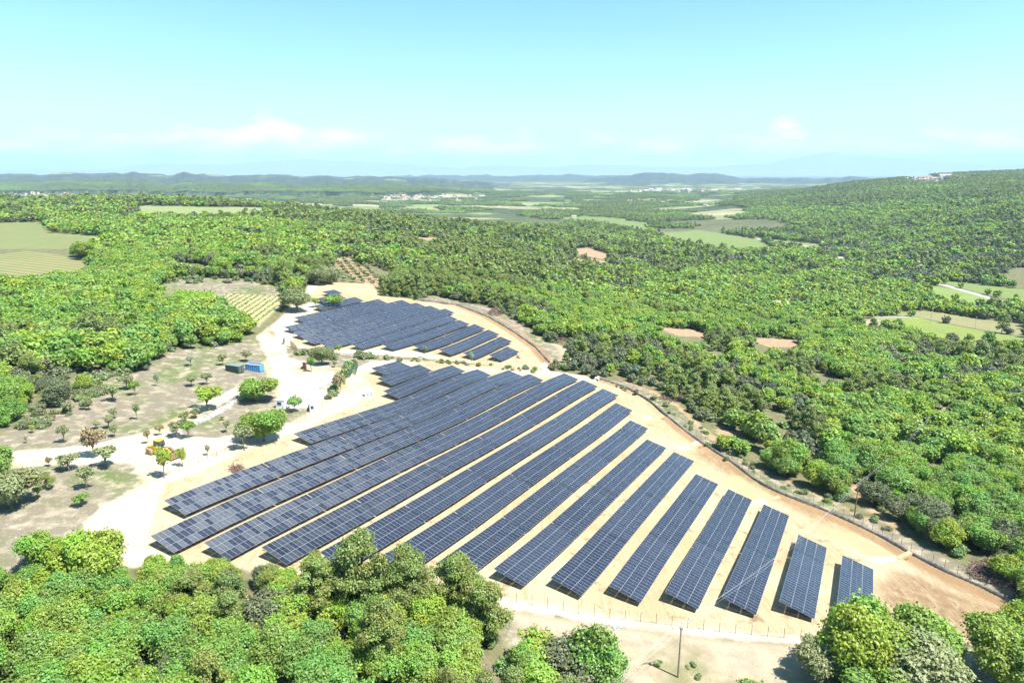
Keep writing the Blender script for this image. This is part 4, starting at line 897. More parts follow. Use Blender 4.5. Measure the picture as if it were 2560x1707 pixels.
def far_forest():
    P = []; ms = [patch_mesh(i, ((.5, .3, .2), (.15, .5, .35), (.03, .55, .42), (.8, .15, .05))[i]) for i in range(4)]
    x, y = scatter(1480, 5200, 42, .86, .5); z = terrain(x, y); hx, ed, h2 = patchwork(x, y); isf = (hx < field_prob(x, y, z)) & (ed > 4); fs = field_at(x, y)[0]; m = ~isf & (fs < -6) & (road_at(x, y) < -8)
    px, py = project(x, y, z); m &= (((px/1.0884-2135)/55)**2+((py/1.0884-413)/10)**2 > 1)
    m &= ((fbm(x/300, y/300, 2) > -.12) | (z > -55)); x, y, z = x[m], y[m], z[m]; nz = fbm(x/260., y/260., 3); idx = np.where(nz > .18, 2, np.where(nz > 0, 1, np.where(nz < -.22, 3, 0))); n = len(x)
    s = RNG.uniform(.85, 1.15, n); gn_object('far_woodland', np.stack([x, y, z], 1), idx, np.stack([s, s, s], 1), np.stack([np.zeros(n), np.zeros(n), RNG.uniform(0, 6.28, n)], 1), ms, 'hazy blue green forest covering the far slopes and valley')
    print('far patches', n, 'forest', len(FOREST))
far_forest()
# ------------------------------------------------------------------ built things
M_YEL = mat('yellow_paint', (.55, .33, .03), .45, 0, .4, .12); M_BLK = mat('black_rubber', (.035, .033, .03), .8); M_DUSTY = mat('dusty_tyre', (.26, .20, .13), .9); M_RUSTY = mat('worn_steel', (.21, .13, .07), .6, .3, .4, .2)
M_GLS = mat('dark_window_glass', (.03, .05, .06), .12, 0, .6); M_GREEN = mat('dark_green_paint', (.055, .09, .075), .6); M_BLUE = mat('blue_paint', (.08, .27, .52), .5, 0, .4, .08); M_WHITE = mat('white_panels', (.80, .80, .80), .5, 0, .3, .02)
M_GREY = mat('grey_trim', (.30, .33, .38), .6); M_CONC = mat('weathered_concrete', (.28, .25, .19), .9, var=.15); M_WOOD = mat('weathered_wood', (.20, .12, .07), .9, var=.2); M_PALE = mat('pale_limestone', (.34, .32, .29), .95, var=.2, vscale=.8)
M_WHST = mat('white_rubble', (.50, .49, .46), .95, var=.06, vscale=2, bump=.4); M_WIRE = mat('fence_wire', (.13, .12, .11), .7); M_FGREEN = mat('green_fence_paint', (.05, .13, .09), .6); M_BAND = mat('grey_geotextile', (.13, .12, .11), .95, var=.25, vscale=1.2)
M_TEAL = mat('teal_plastic', (.02, .35, .30), .5); M_RED = mat('red_paint', (.45, .10, .06), .5); M_BRUSH = mat('cut_branches', (.13, .085, .07), .95, var=.4, vscale=2); M_BRUSHL = mat('pale_cut_wood', (.26, .19, .14), .95, var=.3)
M_WALL = mat('pale_render', (.55, .49, .42), .9, var=.1, vscale=.3); M_TILE = mat('clay_tiles', (.30, .19, .13), .9, var=.15, vscale=.4); M_TILE2 = mat('pink_clay_tiles', (.40, .27, .21), .9, var=.12, vscale=.4); M_LEAFV = LM['yellow']
def gz(x, y): return float(terrain(x, y))
def at(px, py, lift=0.0): h = hit(px, py, lift); return h[0], h[1], h[2]
def resample(P, step):
    P = np.asarray(P, float); d = np.r_[0, np.cumsum(np.hypot(*np.diff(P, axis=0).T))]; n = max(2, int(round(d[-1]/step))+1); t = np.linspace(0, d[-1], n)
    return np.stack([np.interp(t, d, P[:, 0]), np.interp(t, d, P[:, 1])], 1)
POST = {}
def fence(name, pts, label, step=2.6, h=1.9, m=None, group=None, mesh_h=True):
    m = m or M_WIRE; Q = resample(world(pts) if not isinstance(pts, np.ndarray) else pts, step); x0, y0 = Q[0]; z0 = gz(x0, y0); r = empty(name, (x0, y0, z0)); tag(r, label, 'fence', group)
    k = (h, m.name)
    if k not in POST: POST[k] = MB().tube([(0, 0, -.3), (0, 0, h)], .045, 5).mesh('post', [m])
    Zs = terrain(Q[:, 0], Q[:, 1])
    for (x, y), z in list(zip(Q, Zs))[:100]: obj('post', POST[k], r, (x-x0, y-y0, z-z0))
    mb = MB(); ys = np.linspace(.08, h-.1, 7)
    for q in ys: mb.tube([(x-x0, y-y0, z-z0+q) for (x, y), z in zip(Q, Zs)], .008, 3)
    for i in range(len(Q)-1):
        for t in np.arange(0, 1, .34/step*2): 
            x, y = Q[i]*(1-t)+Q[i+1]*t; z = Zs[i]*(1-t)+Zs[i+1]*t; mb.tube([(x-x0, y-y0, z-z0), (x-x0, y-y0, z-z0+h-.1)], .006, 3)
    mb.build('wire_mesh', m, r)
    return r
fence('wire_fence', D((1150,1379),(1300,1403),(1500,1430),(1700,1455),(1838,1469)), 'thin wire fence with dark posts along the white track at the front edge')
fence('wire_fence', D((360,1098),(420,1078),(500,1046),(590,1012),(680,974),(760,928)), 'wire fence with dark posts along the left side of the white site road')
fence('wire_fence', D((1445,884),(1500,912),(1540,946),(1580,983),(1625,1020),(1680,1056),(1740,1099),(1800,1130)), 'upper part of the wire fence outside the grey band on the right')
fence('wire_fence', D((1800,1130),(1880,1160),(1960,1194),(2040,1234),(2100,1269),(2180,1309),(2250,1339),(2325,1374)), 'lower part of the wire fence outside the grey band on the right')
fence('wire_fence', D((965,686),(1055,698),(1122,723),(1185,759),(1235,795),(1264,828)), 'wire fence curving round the right side of the rear solar field')
fence('wire_fence', D((682,808),(760,817),(850,822),(980,828),(1100,838),(1240,854)), 'wire fence along the front of the rear solar field')
fence('wire_fence', D((632,775),(616,757),(640,735),(664,712)), 'low timber and wire fence left of the rear solar field', m=M_WOOD)
fence('wire_fence', D((2180,1492),(2240,1499),(2300,1508)), 'short wire fence between the two bottom right tree groups')
def gate(p0, p1, label, m, h=2.0, solid=False):
    a, b = np.array(at(*p0)), np.array(at(*p1)); L = float(np.hypot(*(b-a)[:2])); r = empty('gate', tuple(a), math.atan2(b[1]-a[1], b[0]-a[0])); tag(r, label, 'gate')
    for x in (0, L): MB().box((x, 0, h/2), (.14, .14, h+.3)).build('post', m, r)
    mb = MB()
    for z in (.15, h): mb.box((L/2, 0, z), (L-.2, .06, .08))
    n = int(L/(.14 if solid else .22))
    for i in range(n): mb.box((.12+(L-.24)*(i+.5)/n, 0, h/2+.08), (.07 if solid else .04, .03, h-.2))
    mb.build('gate_leaf', m, r)
D1 = lambda x, y: (x*1.0884, y*1.0884)
gate(D1(803, 868), D1(814, 848), 'open dark green gate leaf at the left entrance of the front field, nearer one', M_FGREEN, 2.2, True)
gate(D1(817, 861), D1(822, 846), 'open dark green gate leaf at the left entrance of the front field, farther one', M_FGREEN, 2.2, True)
gate(D1(668, 795), D1(682, 809), 'brown barred gate standing open below the rear field', M_WOOD, 2.2)
gate(D1(651, 792), D1(654, 787), 'closed narrow green gate leaf at the end of the rear fence', M_FGREEN, 2.2, True)
# grey textile band running on the rim
def band(P, label, w=.55, h=.75):
    Q = resample(P, 3.0); x0, y0 = Q[0]; z0 = gz(x0, y0); V = []; n = len(Q); prof = [(-1, -.15), (-.8, .35), (-.35, .85), (.1, 1), (.55, .7), (.9, .25), (1, -.15)]
    for i, (x, y) in enumerate(Q):
        d = Q[min(i+1, n-1)]-Q[max(i-1, 0)]; d /= np.hypot(*d); nx, ny = -d[1], d[0]; z = gz(x, y)-z0; k = 1+.25*math.sin(i*1.7)+.15*math.sin(i*.6)
        for a, b in prof: V.append((x-x0+nx*a*w*k, y-y0+ny*a*w*k, z+b*h*k))
    m = len(prof); F = [(i*m+j, i*m+j+1, (i+1)*m+j+1, (i+1)*m+j) for i in range(n-1) for j in range(m-1)]
    o = obj('silt_barrier', new_mesh('silt_barrier', V, F, [M_BAND], smooth=True), None, (x0, y0, z0)); tag(o, label, 'barrier')
band(RIM_A, 'long dark grey textile band bordering the right edge of the front field', .36, .5)
band(RIM_B, 'curved dark grey textile band bordering the rear field', .4, .55)
# power poles and wires
def conc_pole(px, py, hpx, label, m=None, kind='v', cross=2.6):
    x, y, z = at(px, py); p1 = project(x, y, z+1); h = hpx/(py-p1[1]); m = m or M_CONC; r = empty('electricity_pole', (x, y, z), math.radians(200)); tag(r, label, 'electricity pole')
    MB().tube([(0, 0, -.5), (0, 0, h)], [.17, .11], 8).build('pole_shaft', m, r)
    if kind == 'v':
        a = MB(); a.tube([(-cross/2, 0, h+.75), (cross*.2, 0, h+.75), (cross/2, 0, h+.2)], .05, 5); a.tube([(0, 0, h), (-cross*.22, 0, h+.72)], .045, 5); a.tube([(0, 0, h), (cross*.3, 0, h+.6)], .045, 5); a.build('cross_arm', M_STEEL, r)
        MB().box((0, 0, h-.15), (.36, .36, .5)).build('pole_head', m, r)
        ends = [(-cross/2, 0, h+.85), (0, 0, h+.85), (cross/2, 0, h+.3)]
    else:
        MB().box((0, 0, h-.25), (cross, .09, .10)).build('cross_arm', m, r); ends = [(-cross/2+.1, 0, h-.05), (0, 0, h+.2), (cross/2-.1, 0, h-.05)]
    ins = []
    for e in ends: MB().tube([(e[0], e[1], e[2]-.12), (e[0], e[1], e[2]+.12)], [.07, .05], 6).build('insulator', M_GREY, r)
    c, s = math.cos(r.rotation_euler[2]), math.sin(r.rotation_euler[2]); return [np.array((x+e[0]*c-e[1]*s, y+e[0]*s+e[1]*c, z+e[2]+.1)) for e in ends]
PA = conc_pole(1695, 1692, 122, 'concrete electricity pole with slanted cross arm on the bare ground at the front', cross=3.0)
PB = conc_pole(2136, 1291, 82, 'wooden electricity pole among bushes just right of the grey band', M_WOOD, 'w', 1.4)
PC = conc_pole(2315, 1112, 70, 'dark wooden electricity pole farther up the right woodland', M_WOOD, 'w', 1.4)
M_CP = mat('pale_concrete', (.40, .385, .35), .9, var=.06)
PD = conc_pole(2326, 808, 38, 'pale concrete pole at the upper edge of the yellow green field', M_CP, 'w', 1.8)
PE = conc_pole(2437, 822, 30, 'second pale concrete pole standing right of the first by the yellow green field', M_CP, 'w', 1.8)
PF = conc_pole(245, 643, 44, 'pale concrete pole beside the big rounded oak at the left vineyards', M_CP, 'w', 2.2)
PG = conc_pole(383, 590, 18, 'thin pale pole rising from the wood right of the left vineyards', M_CP, 'w', 1.6)
PH = conc_pole(26, 549, 14, 'tiny pale pole at the far left beyond the upper vineyard', M_CP, 'w', 1.6)
def cable(A, B, label, sag):
    for i, (a, b) in enumerate(zip(A, B)):
        mid = (a+b)/2; pts = [a*(1-t)+b*t-np.array((0, 0, 4*sag*t*(1-t)))-mid for t in np.linspace(0, 1, 15)]; o = MB().tube(pts, .014, 4).build('power_cable', M_STEEL, None, tuple(mid)); tag(o, label % ('left', 'middle', 'right')[i], 'cable')
cable(PA, PB, '%s overhead cable crossing the solar tables from the front pole', 2.2); cable(PB, PC, '%s overhead cable between the two wooden poles on the right', 1.6)
off = [p+np.array((-75, -75, 3)) for p in PA]; cable(PA, off, '%s overhead cable leaving the front pole to the bottom left', 2.0)
# wheel loader
def wheel_loader():
    a = np.array(at(378, 1130)); b = np.array(at(436, 1146)); rz = math.atan2(b[1]-a[1], b[0]-a[0]); c = (a+b)/2; r = empty('wheel_loader', (c[0], c[1], gz(c[0], c[1])), rz); tag(r, 'yellow wheel loader with raised brown bucket edge parked on white gravel', 'loader'); r.scale = (1.05,)*3
    b = MB(); b.prism([(-3.3, .75), (-.3, .75), (-.3, 1.55), (-.5, 2.15), (-3.2, 2.0), (-3.5, 1.5)], -.85, .85); b.box((-3.3, 0, 1.2), (.5, 2.2, .9)); b.build('rear_body', M_YEL, r)
    f = MB(); f.prism([(-.3, .6), (1.9, .6), (2.1, 1.2), (1.2, 1.75), (-.1, 1.5)], -.55, .55); f.box((1.2, 0, 1.45), (1.3, 2.3, .12)); f.build('front_frame', M_YEL, r)
    MB().box((-.9, 0, .9), (2.2, 1.3, .5)).build('underframe', M_BLK, r)
    cb = MB(); cb.prism([(-1.35, 2.0), (.15, 2.0), (.3, 2.7), (.05, 3.35), (-1.3, 3.35)], -.72, .72); cab = cb.build('cab', M_GLS, r); MB().box((-.62, 0, 3.42), (1.7, 1.6, .14)).build('cab_roof', M_YEL, cab)
    pl = MB()
    for sx, sz in ((-1.35, 0), (.1, 0)):
        for sy in (-.73, .73): pl.box((sx, sy, 2.7), (.1, .08, 1.35))
    pl.build('cab_frame', M_BLK, cab); MB().tube([(-2.4, .3, 2.0), (-2.4, .3, 2.8)], .07, 6).build('exhaust', M_BLK, r)
    for x in (-2.35, 1.15):
        for y in (-1.15, 1.15):
            w = MB().tube([(x, y-.32, .82), (x, y-.26, .82), (x, y+.26, .82), (x, y+.32, .82)], [.68, .82, .82, .68], 18).build('wheel', M_DUSTY, r); MB().tube([(x, y-.35, .82), (x, y+.35, .82)], .36, 12).build('rim', M_RUSTY, w)
    for y in (-.5, .5): MB().tube([(.2, y, 1.7), (1.9, y, 1.75), (2.9, y, .75)], [.16, .2, .16], 5).build('lift_arm', M_RUSTY, r)
    bk = MB(); prof = [(2.75, .25), (4.05, .05), (4.1, .13), (3.1, .42), (2.95, .95), (3.25, 1.5), (3.15, 1.55), (2.7, .95)]; bk.prism(prof, -1.5, 1.5)
    for y in (-1.5, 1.46): bk.prism([(2.75, .25), (4.0, .1), (3.2, 1.5), (2.72, .95)], y, y+.04)
    bk.build('bucket', M_RUSTY, r)
wheel_loader()
def frame_at(p0, p1):
    a, b = np.array(at(*p0)), np.array(at(*p1)); rz = math.atan2(b[1]-a[1], b[0]-a[0]); c = (a+b)/2; return (c[0], c[1], min(a[2], b[2])), rz, float(np.hypot(*(b-a)[:2]))
def green_container():
    loc, rz, L = frame_at((563, 927), (598, 935)); r = empty('storage_container', loc, rz); tag(r, 'dark green shipping container beside the pale shrub', 'container'); L = 5.6
    MB().box((0, 1.2, 1.25), (L, 2.4, 2.3)).build('container_body', M_GREEN, r)
    rb = MB()
    for i in range(22): rb.box((-L/2+.15+i*(L-.3)/21, -.02, 1.25), (.1, .05, 2.1))
    rb.build('wall_ribs', M_GREEN, r); MB().box((0, 1.2, 2.46), (L+.06, 2.46, .12)).build('roof', mat('faded_green_roof', (.13, .19, .17), .6), r)
    d = MB().box((L/2+.03, .6, 1.25), (.06, 1.1, 2.1)).build('door', M_GREEN, r); MB().tube([(L/2+.09, .75, .3), (L/2+.09, .75, 2.2)], .03, 5).build('lock_bar', M_STEEL, d)
    d = MB().box((L/2+.03, 1.8, 1.25), (.06, 1.1, 2.1)).build('door', M_GREEN, r); MB().tube([(L/2+.09, 1.65, .3), (L/2+.09, 1.65, 2.2)], .03, 5).build('lock_bar', M_STEEL, d)
def blue_skip():
    loc, rz, L = frame_at((614, 925), (650, 931)); r = empty('waste_skip', loc, rz); tag(r, 'long bright blue ribbed skip right of the green container', 'skip'); L = 5.6; W_, H_ = 2.3, 2.2
    b = MB()
    for y in (0.05, W_-.05): b.box((0, y, H_/2+.15), (L, .08, H_))
    for x in (-L/2, L/2): b.box((x, W_/2, H_/2+.15), (.08, W_, H_))
    b.box((0, W_/2, .25), (L, W_, .1)); b.build('skip_body', M_BLUE, r)
    rb = MB()
    for i in range(8): rb.box((-L/2+.2+i*(L-.4)/7, -.04, H_/2+.1), (.12, .12, H_-.1)); rb.box((-L/2+.2+i*(L-.4)/7, W_+.04, H_/2+.1), (.12, .12, H_-.1))
    rb.build('side_ribs', M_BLUE, r); t = MB()
    for y in (0, W_): t.box((0, y, H_+.2), (L+.1, .16, .14))
    for x in (-L/2, L/2): t.box((x, W_/2, H_+.202), (.16, W_, .14))
    t.build('top_rail', mat('pale_blue_rail', (.25, .38, .5), .5), r); MB().box((0, W_/2, H_-.35), (L-.3, W_-.25, .3)).build('rubble_load', M_GREY, r); MB().box((0, W_/2, .1), (L-.6, .9, .12)).build('skid_rails', M_BLK, r)
green_container(); blue_skip()
def cabin(p0, p1, depth, label, wins, doors, h=2.5):
    loc, rz, L = frame_at(p0, p1); r = empty('site_cabin', loc, rz); tag(r, label, 'site cabin')
    MB().box((0, depth/2, .1), (L-.2, depth-.2, .3)).build('base', M_WOOD, r); MB().box((0, depth/2, h/2+.2), (L, depth, h)).build('cabin_wall', M_WHITE, r); rf = MB().box((0, depth/2, h+.26), (L+.12, depth+.12, .12)).build('roof', M_WHITE, r)
    for x, w in wins:
        f = MB().box((x, -.03, 1.75), (w, .08, .95)).build('window', M_GREY, r); MB().box((x, -.08, 1.75), (w-.15, .04, .8)).build('pane', M_GLS, f)
    for x in doors: d = MB().box((x, -.025, 1.3), (.9, .07, 2.05)).build('door', mat('cabin_door', (.72, .73, .75), .5), r); MB().box((x+.35, -.08, 1.25), (.05, .06, .15)).build('handle', M_GREY, d)
    MB().box((0, -.04, h+.12), (L+.1, .05, .06)).build('gutter', M_GREY, r)
cabin((690, 1020), (712, 1024), 6.0, 'white site cabin with a barred window, left of the young tree', [(-.2, 1.3)], [])
cabin((724, 1020), (772, 1021), 2.5, 'long low white site cabin in the middle behind the young tree', [], [1.2])
cabin((775, 1031), (794, 1032), 6.2, 'white site cabin with small window, rightmost of the three', [(-.35, .8)], [.55])
# small yard things
def crate_stack():
    x, y, z = at(762, 923); r = empty('pallet_stack', (x, y, z)); tag(r, 'tall brown stack of bundled pallets standing in the yard', 'pallet stack'); b = MB()
    for i in range(9): b.box((random.uniform(-.05, .05), 0, .12+i*.27), (1.15, 1.0, .10)); [b.box((q, 0, .25+i*.27), (.1, .9, .14)) for q in (-.5, 0, .5)]
    b.build('pallets', M_WOOD, r); MB().box((0, 0, 2.62), (1.2, 1.05, .16)).build('top_cover', M_PALE, r); MB().box((-.85, 0, .5), (.5, .7, 1.0)).build('side_box', M_BLK, r)
crate_stack()
def tank():
    x, y, z = at(830, 984); r = empty('fuel_tank', (x, y, z)); tag(r, 'small teal tank with pale frame beside the hedge', 'tank'); MB().tube([(0, 0, .1), (0, 0, .2), (0, 0, 1.05), (0, 0, 1.2)], [.5, .62, .62, .4], 12).build('tank_body', M_TEAL, r); f = MB()
    for q in (-.6, 0, .6): f.box((q, -.6, .6), (.06, .06, 1.1))
    f.box((0, -.6, .35), (1.3, .07, .06)); f.box((0, -.6, .9), (1.3, .07, .06)); f.build('frame', M_PALE, r)
tank()
def white_sacks():
    for px, py, lb in ((805, 973, 'white low crate lying on the cream yard'), (823, 963, 'grey white heap of sheets beside the soil mound')):
        x, y, z = at(px, py); r = MB().box((0, 0, .3), (1.8, 1.1, .5), .3, .9).box((.1, .1, .6), (1.2, .9, .2), .1).build('material_crate', M_PALE, None, (x, y, z)); tag(r, lb, 'crate')
    x, y, z = at(922, 990); r = empty('transformer_cabinet', (x, y, z), .5); tag(r, 'white cabinet on the gravel left of the small solar tables', 'cabinet'); MB().box((0, 0, .9), (2.6, 1.5, 1.8)).build('cabinet_body', M_WHITE, r); MB().box((0, 0, 1.86), (2.75, 1.65, .1)).build('roof', M_WHITE, r)
    for q in (-.6, .6): MB().box((q, -.77, .85), (1.0, .05, 1.4)).build('door', M_GREY, r)
white_sacks()
def red_roller():
    x, y, z = at(1299, 896); r = empty('compactor', (x, y, z), 2.6); tag(r, 'small red compactor standing right of the last rear solar table', 'compactor'); MB().tube([(0, -.5, .4), (0, .5, .4)], .4, 12).build('drum', M_STEEL, r); MB().box((.7, 0, .75), (1.2, .8, .6), 0, .8).build('body', M_RED, r); MB().tube([(1.2, 0, .9), (1.9, 0, 1.3)], .05, 5).build('handle', M_BLK, r)
red_roller()
def heap(name, pts, n, size, m, label, cat, hh, m2=None):
    P = world(pts); c = P.mean(0); z0 = gz(*c); mb = MB(); lo, hi = P.min(0), P.max(0); k = 0; R = (hi-lo)/2
    while k < n:
        x, y = random.uniform(lo[0], hi[0]), random.uniform(lo[1], hi[1]); d = poly_sd(np.array([x]), np.array([y]), P)[0]
        if d < 0: continue
        top = hh*min(1, (d/max(.6, min(R)*.8)))**.6; mb.cur = 1 if (m2 and random.random() < .25) else 0; z = gz(x, y)-z0+random.uniform(0, 1)**.5*top
        if name == 'brush_pile':
            a, e = random.uniform(0, 6.28), random.gauss(0, .35); L = size*random.uniform(.5, 1.6); dx = np.array([math.cos(a)*math.cos(e), math.sin(a)*math.cos(e), math.sin(e)])*L/2; p = np.array([x-c[0], y-c[1], z]); bend = np.array([random.gauss(0, .12), random.gauss(0, .12), random.gauss(0, .1)])*L
            mb.tube([p-dx, p+bend, p+dx], [.09*random.uniform(.4, 1.3), .06, .02], 4)
        else:
            s = size*random.uniform(.5, 1.4); mb.box((x-c[0], y-c[1], z), (s, s*random.uniform(.6, 1), s*random.uniform(.4, .8)), random.uniform(0, 3), random.uniform(.6, .95))
        k += 1
    o = mb.build(name, [m, m2] if m2 else [m], None, (c[0], c[1], z0)); tag(o, label, cat); return o
heap('brush_pile', D((2222,1308),(2262,1290),(2320,1300),(2420,1330),(2420,1372),(2352,1366),(2290,1345),(2240,1330)), 1500, 2.4, M_BRUSH, 'big dark pile of felled branches at the right picture edge', 'brush pile', 2.6, M_BRUSHL)
heap('brush_pile', D((1513,915),(1535,896),(1575,900),(1580,918),(1545,925)), 420, 1.8, M_BRUSH, 'brown brush pile outside the bend of the right fence', 'brush pile', 1.8, M_BRUSHL)
heap('brush_pile', D((1252,782),(1262,770),(1298,772),(1308,784),(1280,790)), 420, 2.0, M_BRUSH, 'reddish brush pile right of the rear field corner', 'brush pile', 2.2, M_BRUSHL)
heap('brush_pile', D((1120,722),(1128,713),(1152,713),(1156,722),(1140,727)), 360, 2.0, M_BRUSH, 'brush pile at the wood edge above the rear field', 'brush pile', 2.4, M_BRUSHL)
heap('brush_pile', D((525,1078),(545,1068),(558,1076),(545,1092)), 90, 1.4, M_BRUSH, 'small pile of dead twigs by the left fence near the loader', 'brush pile', .7)
heap('brush_pile', D((712,652),(735,642),(752,650),(735,656)), 160, 1.6, M_BRUSH, 'brown brush heap above the topmost rear solar table', 'brush pile', 1.2)
heap('stone_wall', D((441,970),(475,955),(515,935),(553,911),(557,914),(520,941),(480,963),(446,978)), 800, .55, M_PALE, 'ruined dry stone wall of pale grey stones crossing the left meadow', 'stone wall', .9, M_GREY)
heap('stone_heap', D((385,998),(400,988),(418,993),(412,1003),(392,1005)), 150, .5, M_PALE, 'low heap of pale stones next to the track under small trees', 'stones', .4)
heap('stone_heap', D((1405,1440),(1425,1434),(1428,1441),(1410,1445)), 50, .35, M_GREY, 'small grey heap of stones below the front track', 'stones', .25)
heap('soil_mound', D((762,890),(772,880),(790,880),(795,890),(780,895)), 160, 1.0, mat('orange_soil', (.42, .26, .14), .95, var=.15), 'low orange soil mound at the edge of the yard', 'soil mound', 1.0)
# white stone aprons below the basins
def apron(pts, label, th=.28):
    P = world(pts); c = P.mean(0); z0 = gz(*c); n = len(P); g = random.Random(3); R = []
    for i in range(n):
        a, b = P[i], P[(i+1) % n]
        for t in (0, .25, .5, .75): q = a*(1-t)+b*t; R.append((q[0]+g.uniform(-.3, .3), q[1]+g.uniform(-.3, .3)))
    V = [(0, 0, th+.1)]+[((x-c[0])*.75, (y-c[1])*.75, gz(x, y)-z0+th) for x, y in R]+[(x-c[0], y-c[1], gz(x, y)-z0-.05) for x, y in R]; m = len(R)
    F = [(0, 1+i, 1+(i+1) % m) for i in range(m)]+[(1+i, 1+m+i, 1+m+(i+1) % m, 1+(i+1) % m) for i in range(m)]; o = obj('stone_apron', new_mesh('stone_apron', V, F, [M_WHST]), None, (c[0], c[1], z0)); tag(o, label, 'stone apron')
apron(D((1992,1281),(2010,1279),(2058,1278),(2060,1285),(2040,1291),(2005,1291)), 'white stone apron right of the nearest solar tables, largest and lowest')
apron(D((1730,1151),(1755,1146),(1760,1152),(1752,1156),(1738,1155)), 'white stone apron beside the far end of the second and third rows')
apron(D((1550,1027),(1578,1024),(1585,1032),(1560,1032)), 'white stone apron above the fifth row from the right')
apron(D((1586,1020),(1600,1013),(1606,1019),(1596,1023)), 'small white stone patch on the rim by the right fence')
apron(D((1473,960),(1496,957),(1498,965),(1482,964)), 'white stone apron near the ends of the middle rows')
apron(D((1366,868),(1374,864),(1378,868),(1374,872)), 'tiny white stone patch at the corner of the front field')
apron(D((1240,836),(1252,832),(1262,846),(1262,856),(1246,856)), 'steep white stone chute below the rear field corner', .35)
# planked spillways next to the aprons
for a, b, lb in ((D1(2062, 1281), D1(2092, 1270), 'earth spillway bank right of the largest stone apron'), (D1(1762, 1150), D1(1790, 1143), 'earth spillway bank beside the second stone apron'), (D1(1585, 1028), D1(1608, 1022), 'earth spillway bank beside the third stone apron'), (D1(1500, 961), D1(1524, 957), 'earth spillway bank beside the fourth stone apron')):
    loc, rz, L = frame_at(a, b); mb = MB(); mb.prism([(-L/2, -.3), (L/2, -.3), (L/2, .35), (-L/2, .35)], -.5, .5)
    for q in (-.45, 0, .45): mb.tube([(-L/2, q, .38), (L/2, q, .38)], .07, 5)
    tag(mb.build('spillway_bank', mat('packed_earth', (.40, .27, .15), .95), None, loc, rz), lb, 'earth bank')
# vine rows
def ORDN(k): return ('first', 'second', 'third', 'fourth', 'fifth', 'sixth', 'seventh', 'eighth', 'ninth', 'tenth', 'eleventh', 'twelfth', 'thirteenth', 'fourteenth', 'fifteenth', 'sixteenth', 'seventeenth', 'eighteenth', 'nineteenth', 'twentieth')[min(k, 20)-1] if k <= 20 else 'another'
def vines(poly, a, b, spacing, m, n, what):
    P = world(poly); A, B = np.array(at(*a)[:2]), np.array(at(*b)[:2]); d = (B-A)/np.hypot(*(B-A)); nn = np.array([-d[1], d[0]]); c = P.mean(0); k = 0
    for i in range(-40, 41):
        o = c+nn*i*spacing; ts = np.arange(-80, 80, .8); Q = o+ts[:, None]*d; ins = poly_sd(Q[:, 0], Q[:, 1], P) > .5
        if ins.sum() < 4: continue
        runs = np.split(np.where(ins)[0], np.where(np.diff(np.where(ins)[0]) > 1)[0]+1); Q = Q[max(runs, key=len)]; V, F = [], []
        if len(Q) < 4: continue
        z = terrain(Q[:, 0], Q[:, 1]); x0, y0, z0 = Q[0][0], Q[0][1], z[0]
        for (x, y), zz in zip(Q, z):
            for _ in range(n):
                p = np.array([x-x0+random.uniform(-.5, .5)*d[0]+random.gauss(0, .12), y-y0+random.uniform(-.5, .5)*d[1]+random.gauss(0, .12), zz-z0+random.uniform(.15, .95)]); u = unit(RNG.normal(size=3)); v = unit(np.cross(u, RNG.normal(size=3))); s = random.uniform(.16, .32); q = len(V)
                V += [p-u*s-v*s, p+u*s-v*s, p+u*s+v*s, p-u*s+v*s]; F.append((q, q+1, q+2, q+3))
        k += 1; me = new_mesh('vine_row', V, F, [m]); me.attributes.new('lv', 'FLOAT_COLOR', 'FACE'); o = obj('vine_row', me, None, (x0, y0, z0)); tag(o, '%s vine row from the viewer in the %s' % (ORDN(k), what), 'vine row', 'vine rows of the '+what)
vines(FIELDS[0][0], (625, 809), (714, 743), 2.9, LM['sparse'], 3, 'tan vineyard beside the rear field')
vines(FIELDS[1][0], (440, 763), (541, 730), 2.9, LM['yellow'], 6, 'narrow green vineyard at the wood edge')
# distant houses
def house_mesh(w, d, h, roof, wings=False):
    mb = MB(); mb.cur = 0; mb.box((0, 0, h/2-1), (w, d, h+2)); mb.cur = 1; r = d*.28; mb.add([(-w/2-.3, -d/2-.4, h-.1), (w/2+.3, -d/2-.4, h-.1), (w/2+.3, d/2+.4, h-.1), (-w/2-.3, d/2+.4, h-.1), (-w/2-.3, 0, h+r), (w/2+.3, 0, h+r)], [(0, 1, 5, 4), (2, 3, 4, 5), (3, 0, 4), (1, 2, 5), (3, 2, 1, 0)]); mb.cur = 2
    for q in np.arange(-w/2+1.6, w/2-1, 2.8): mb.box((q, -d/2, h*.55), (.9, .12, 1.2)); mb.box((q, d/2, h*.55), (.9, .12, 1.2))
    return mb.mesh('house', [M_WALL, roof, M_GLS])
HM = [house_mesh(12, 8, 5.2, M_TILE), house_mesh(15, 9, 4.2, M_TILE2), house_mesh(10, 8, 6.5, M_TILE), house_mesh(18, 10, 4.8, M_TILE2), house_mesh(26, 12, 6, M_CP)]
def town(cx, cy, rx, ry, n, label, group, s0=1.0, big=.06):
    for i in range(n):
        for _ in range(20):
            u, v = random.gauss(0, .42), random.gauss(0, .42)
            if u*u+v*v < 1: break
        h = hit((cx+u*rx)*1.0884, (cy+v*ry)*1.0884)
        if h is None: continue
        o = obj('house', HM[4] if random.random() < big else random.choice(HM[:4]), None, h, random.uniform(0, 3.14)); k = s0*random.uniform(.8, 1.25); o.scale = (k, k, k); q = project(*h); tag(o, '%s, %s percent across' % (label, NW(q[0]/25.6)), 'house', group)
town(975, 455, 165, 7, 105, 'pale house of the long town below the central hills', 'houses of the long town below the central hills', 1.25)
town(85, 450, 85, 8, 48, 'pale house of the town at the far left', 'houses of the town at the far left', 1.3)
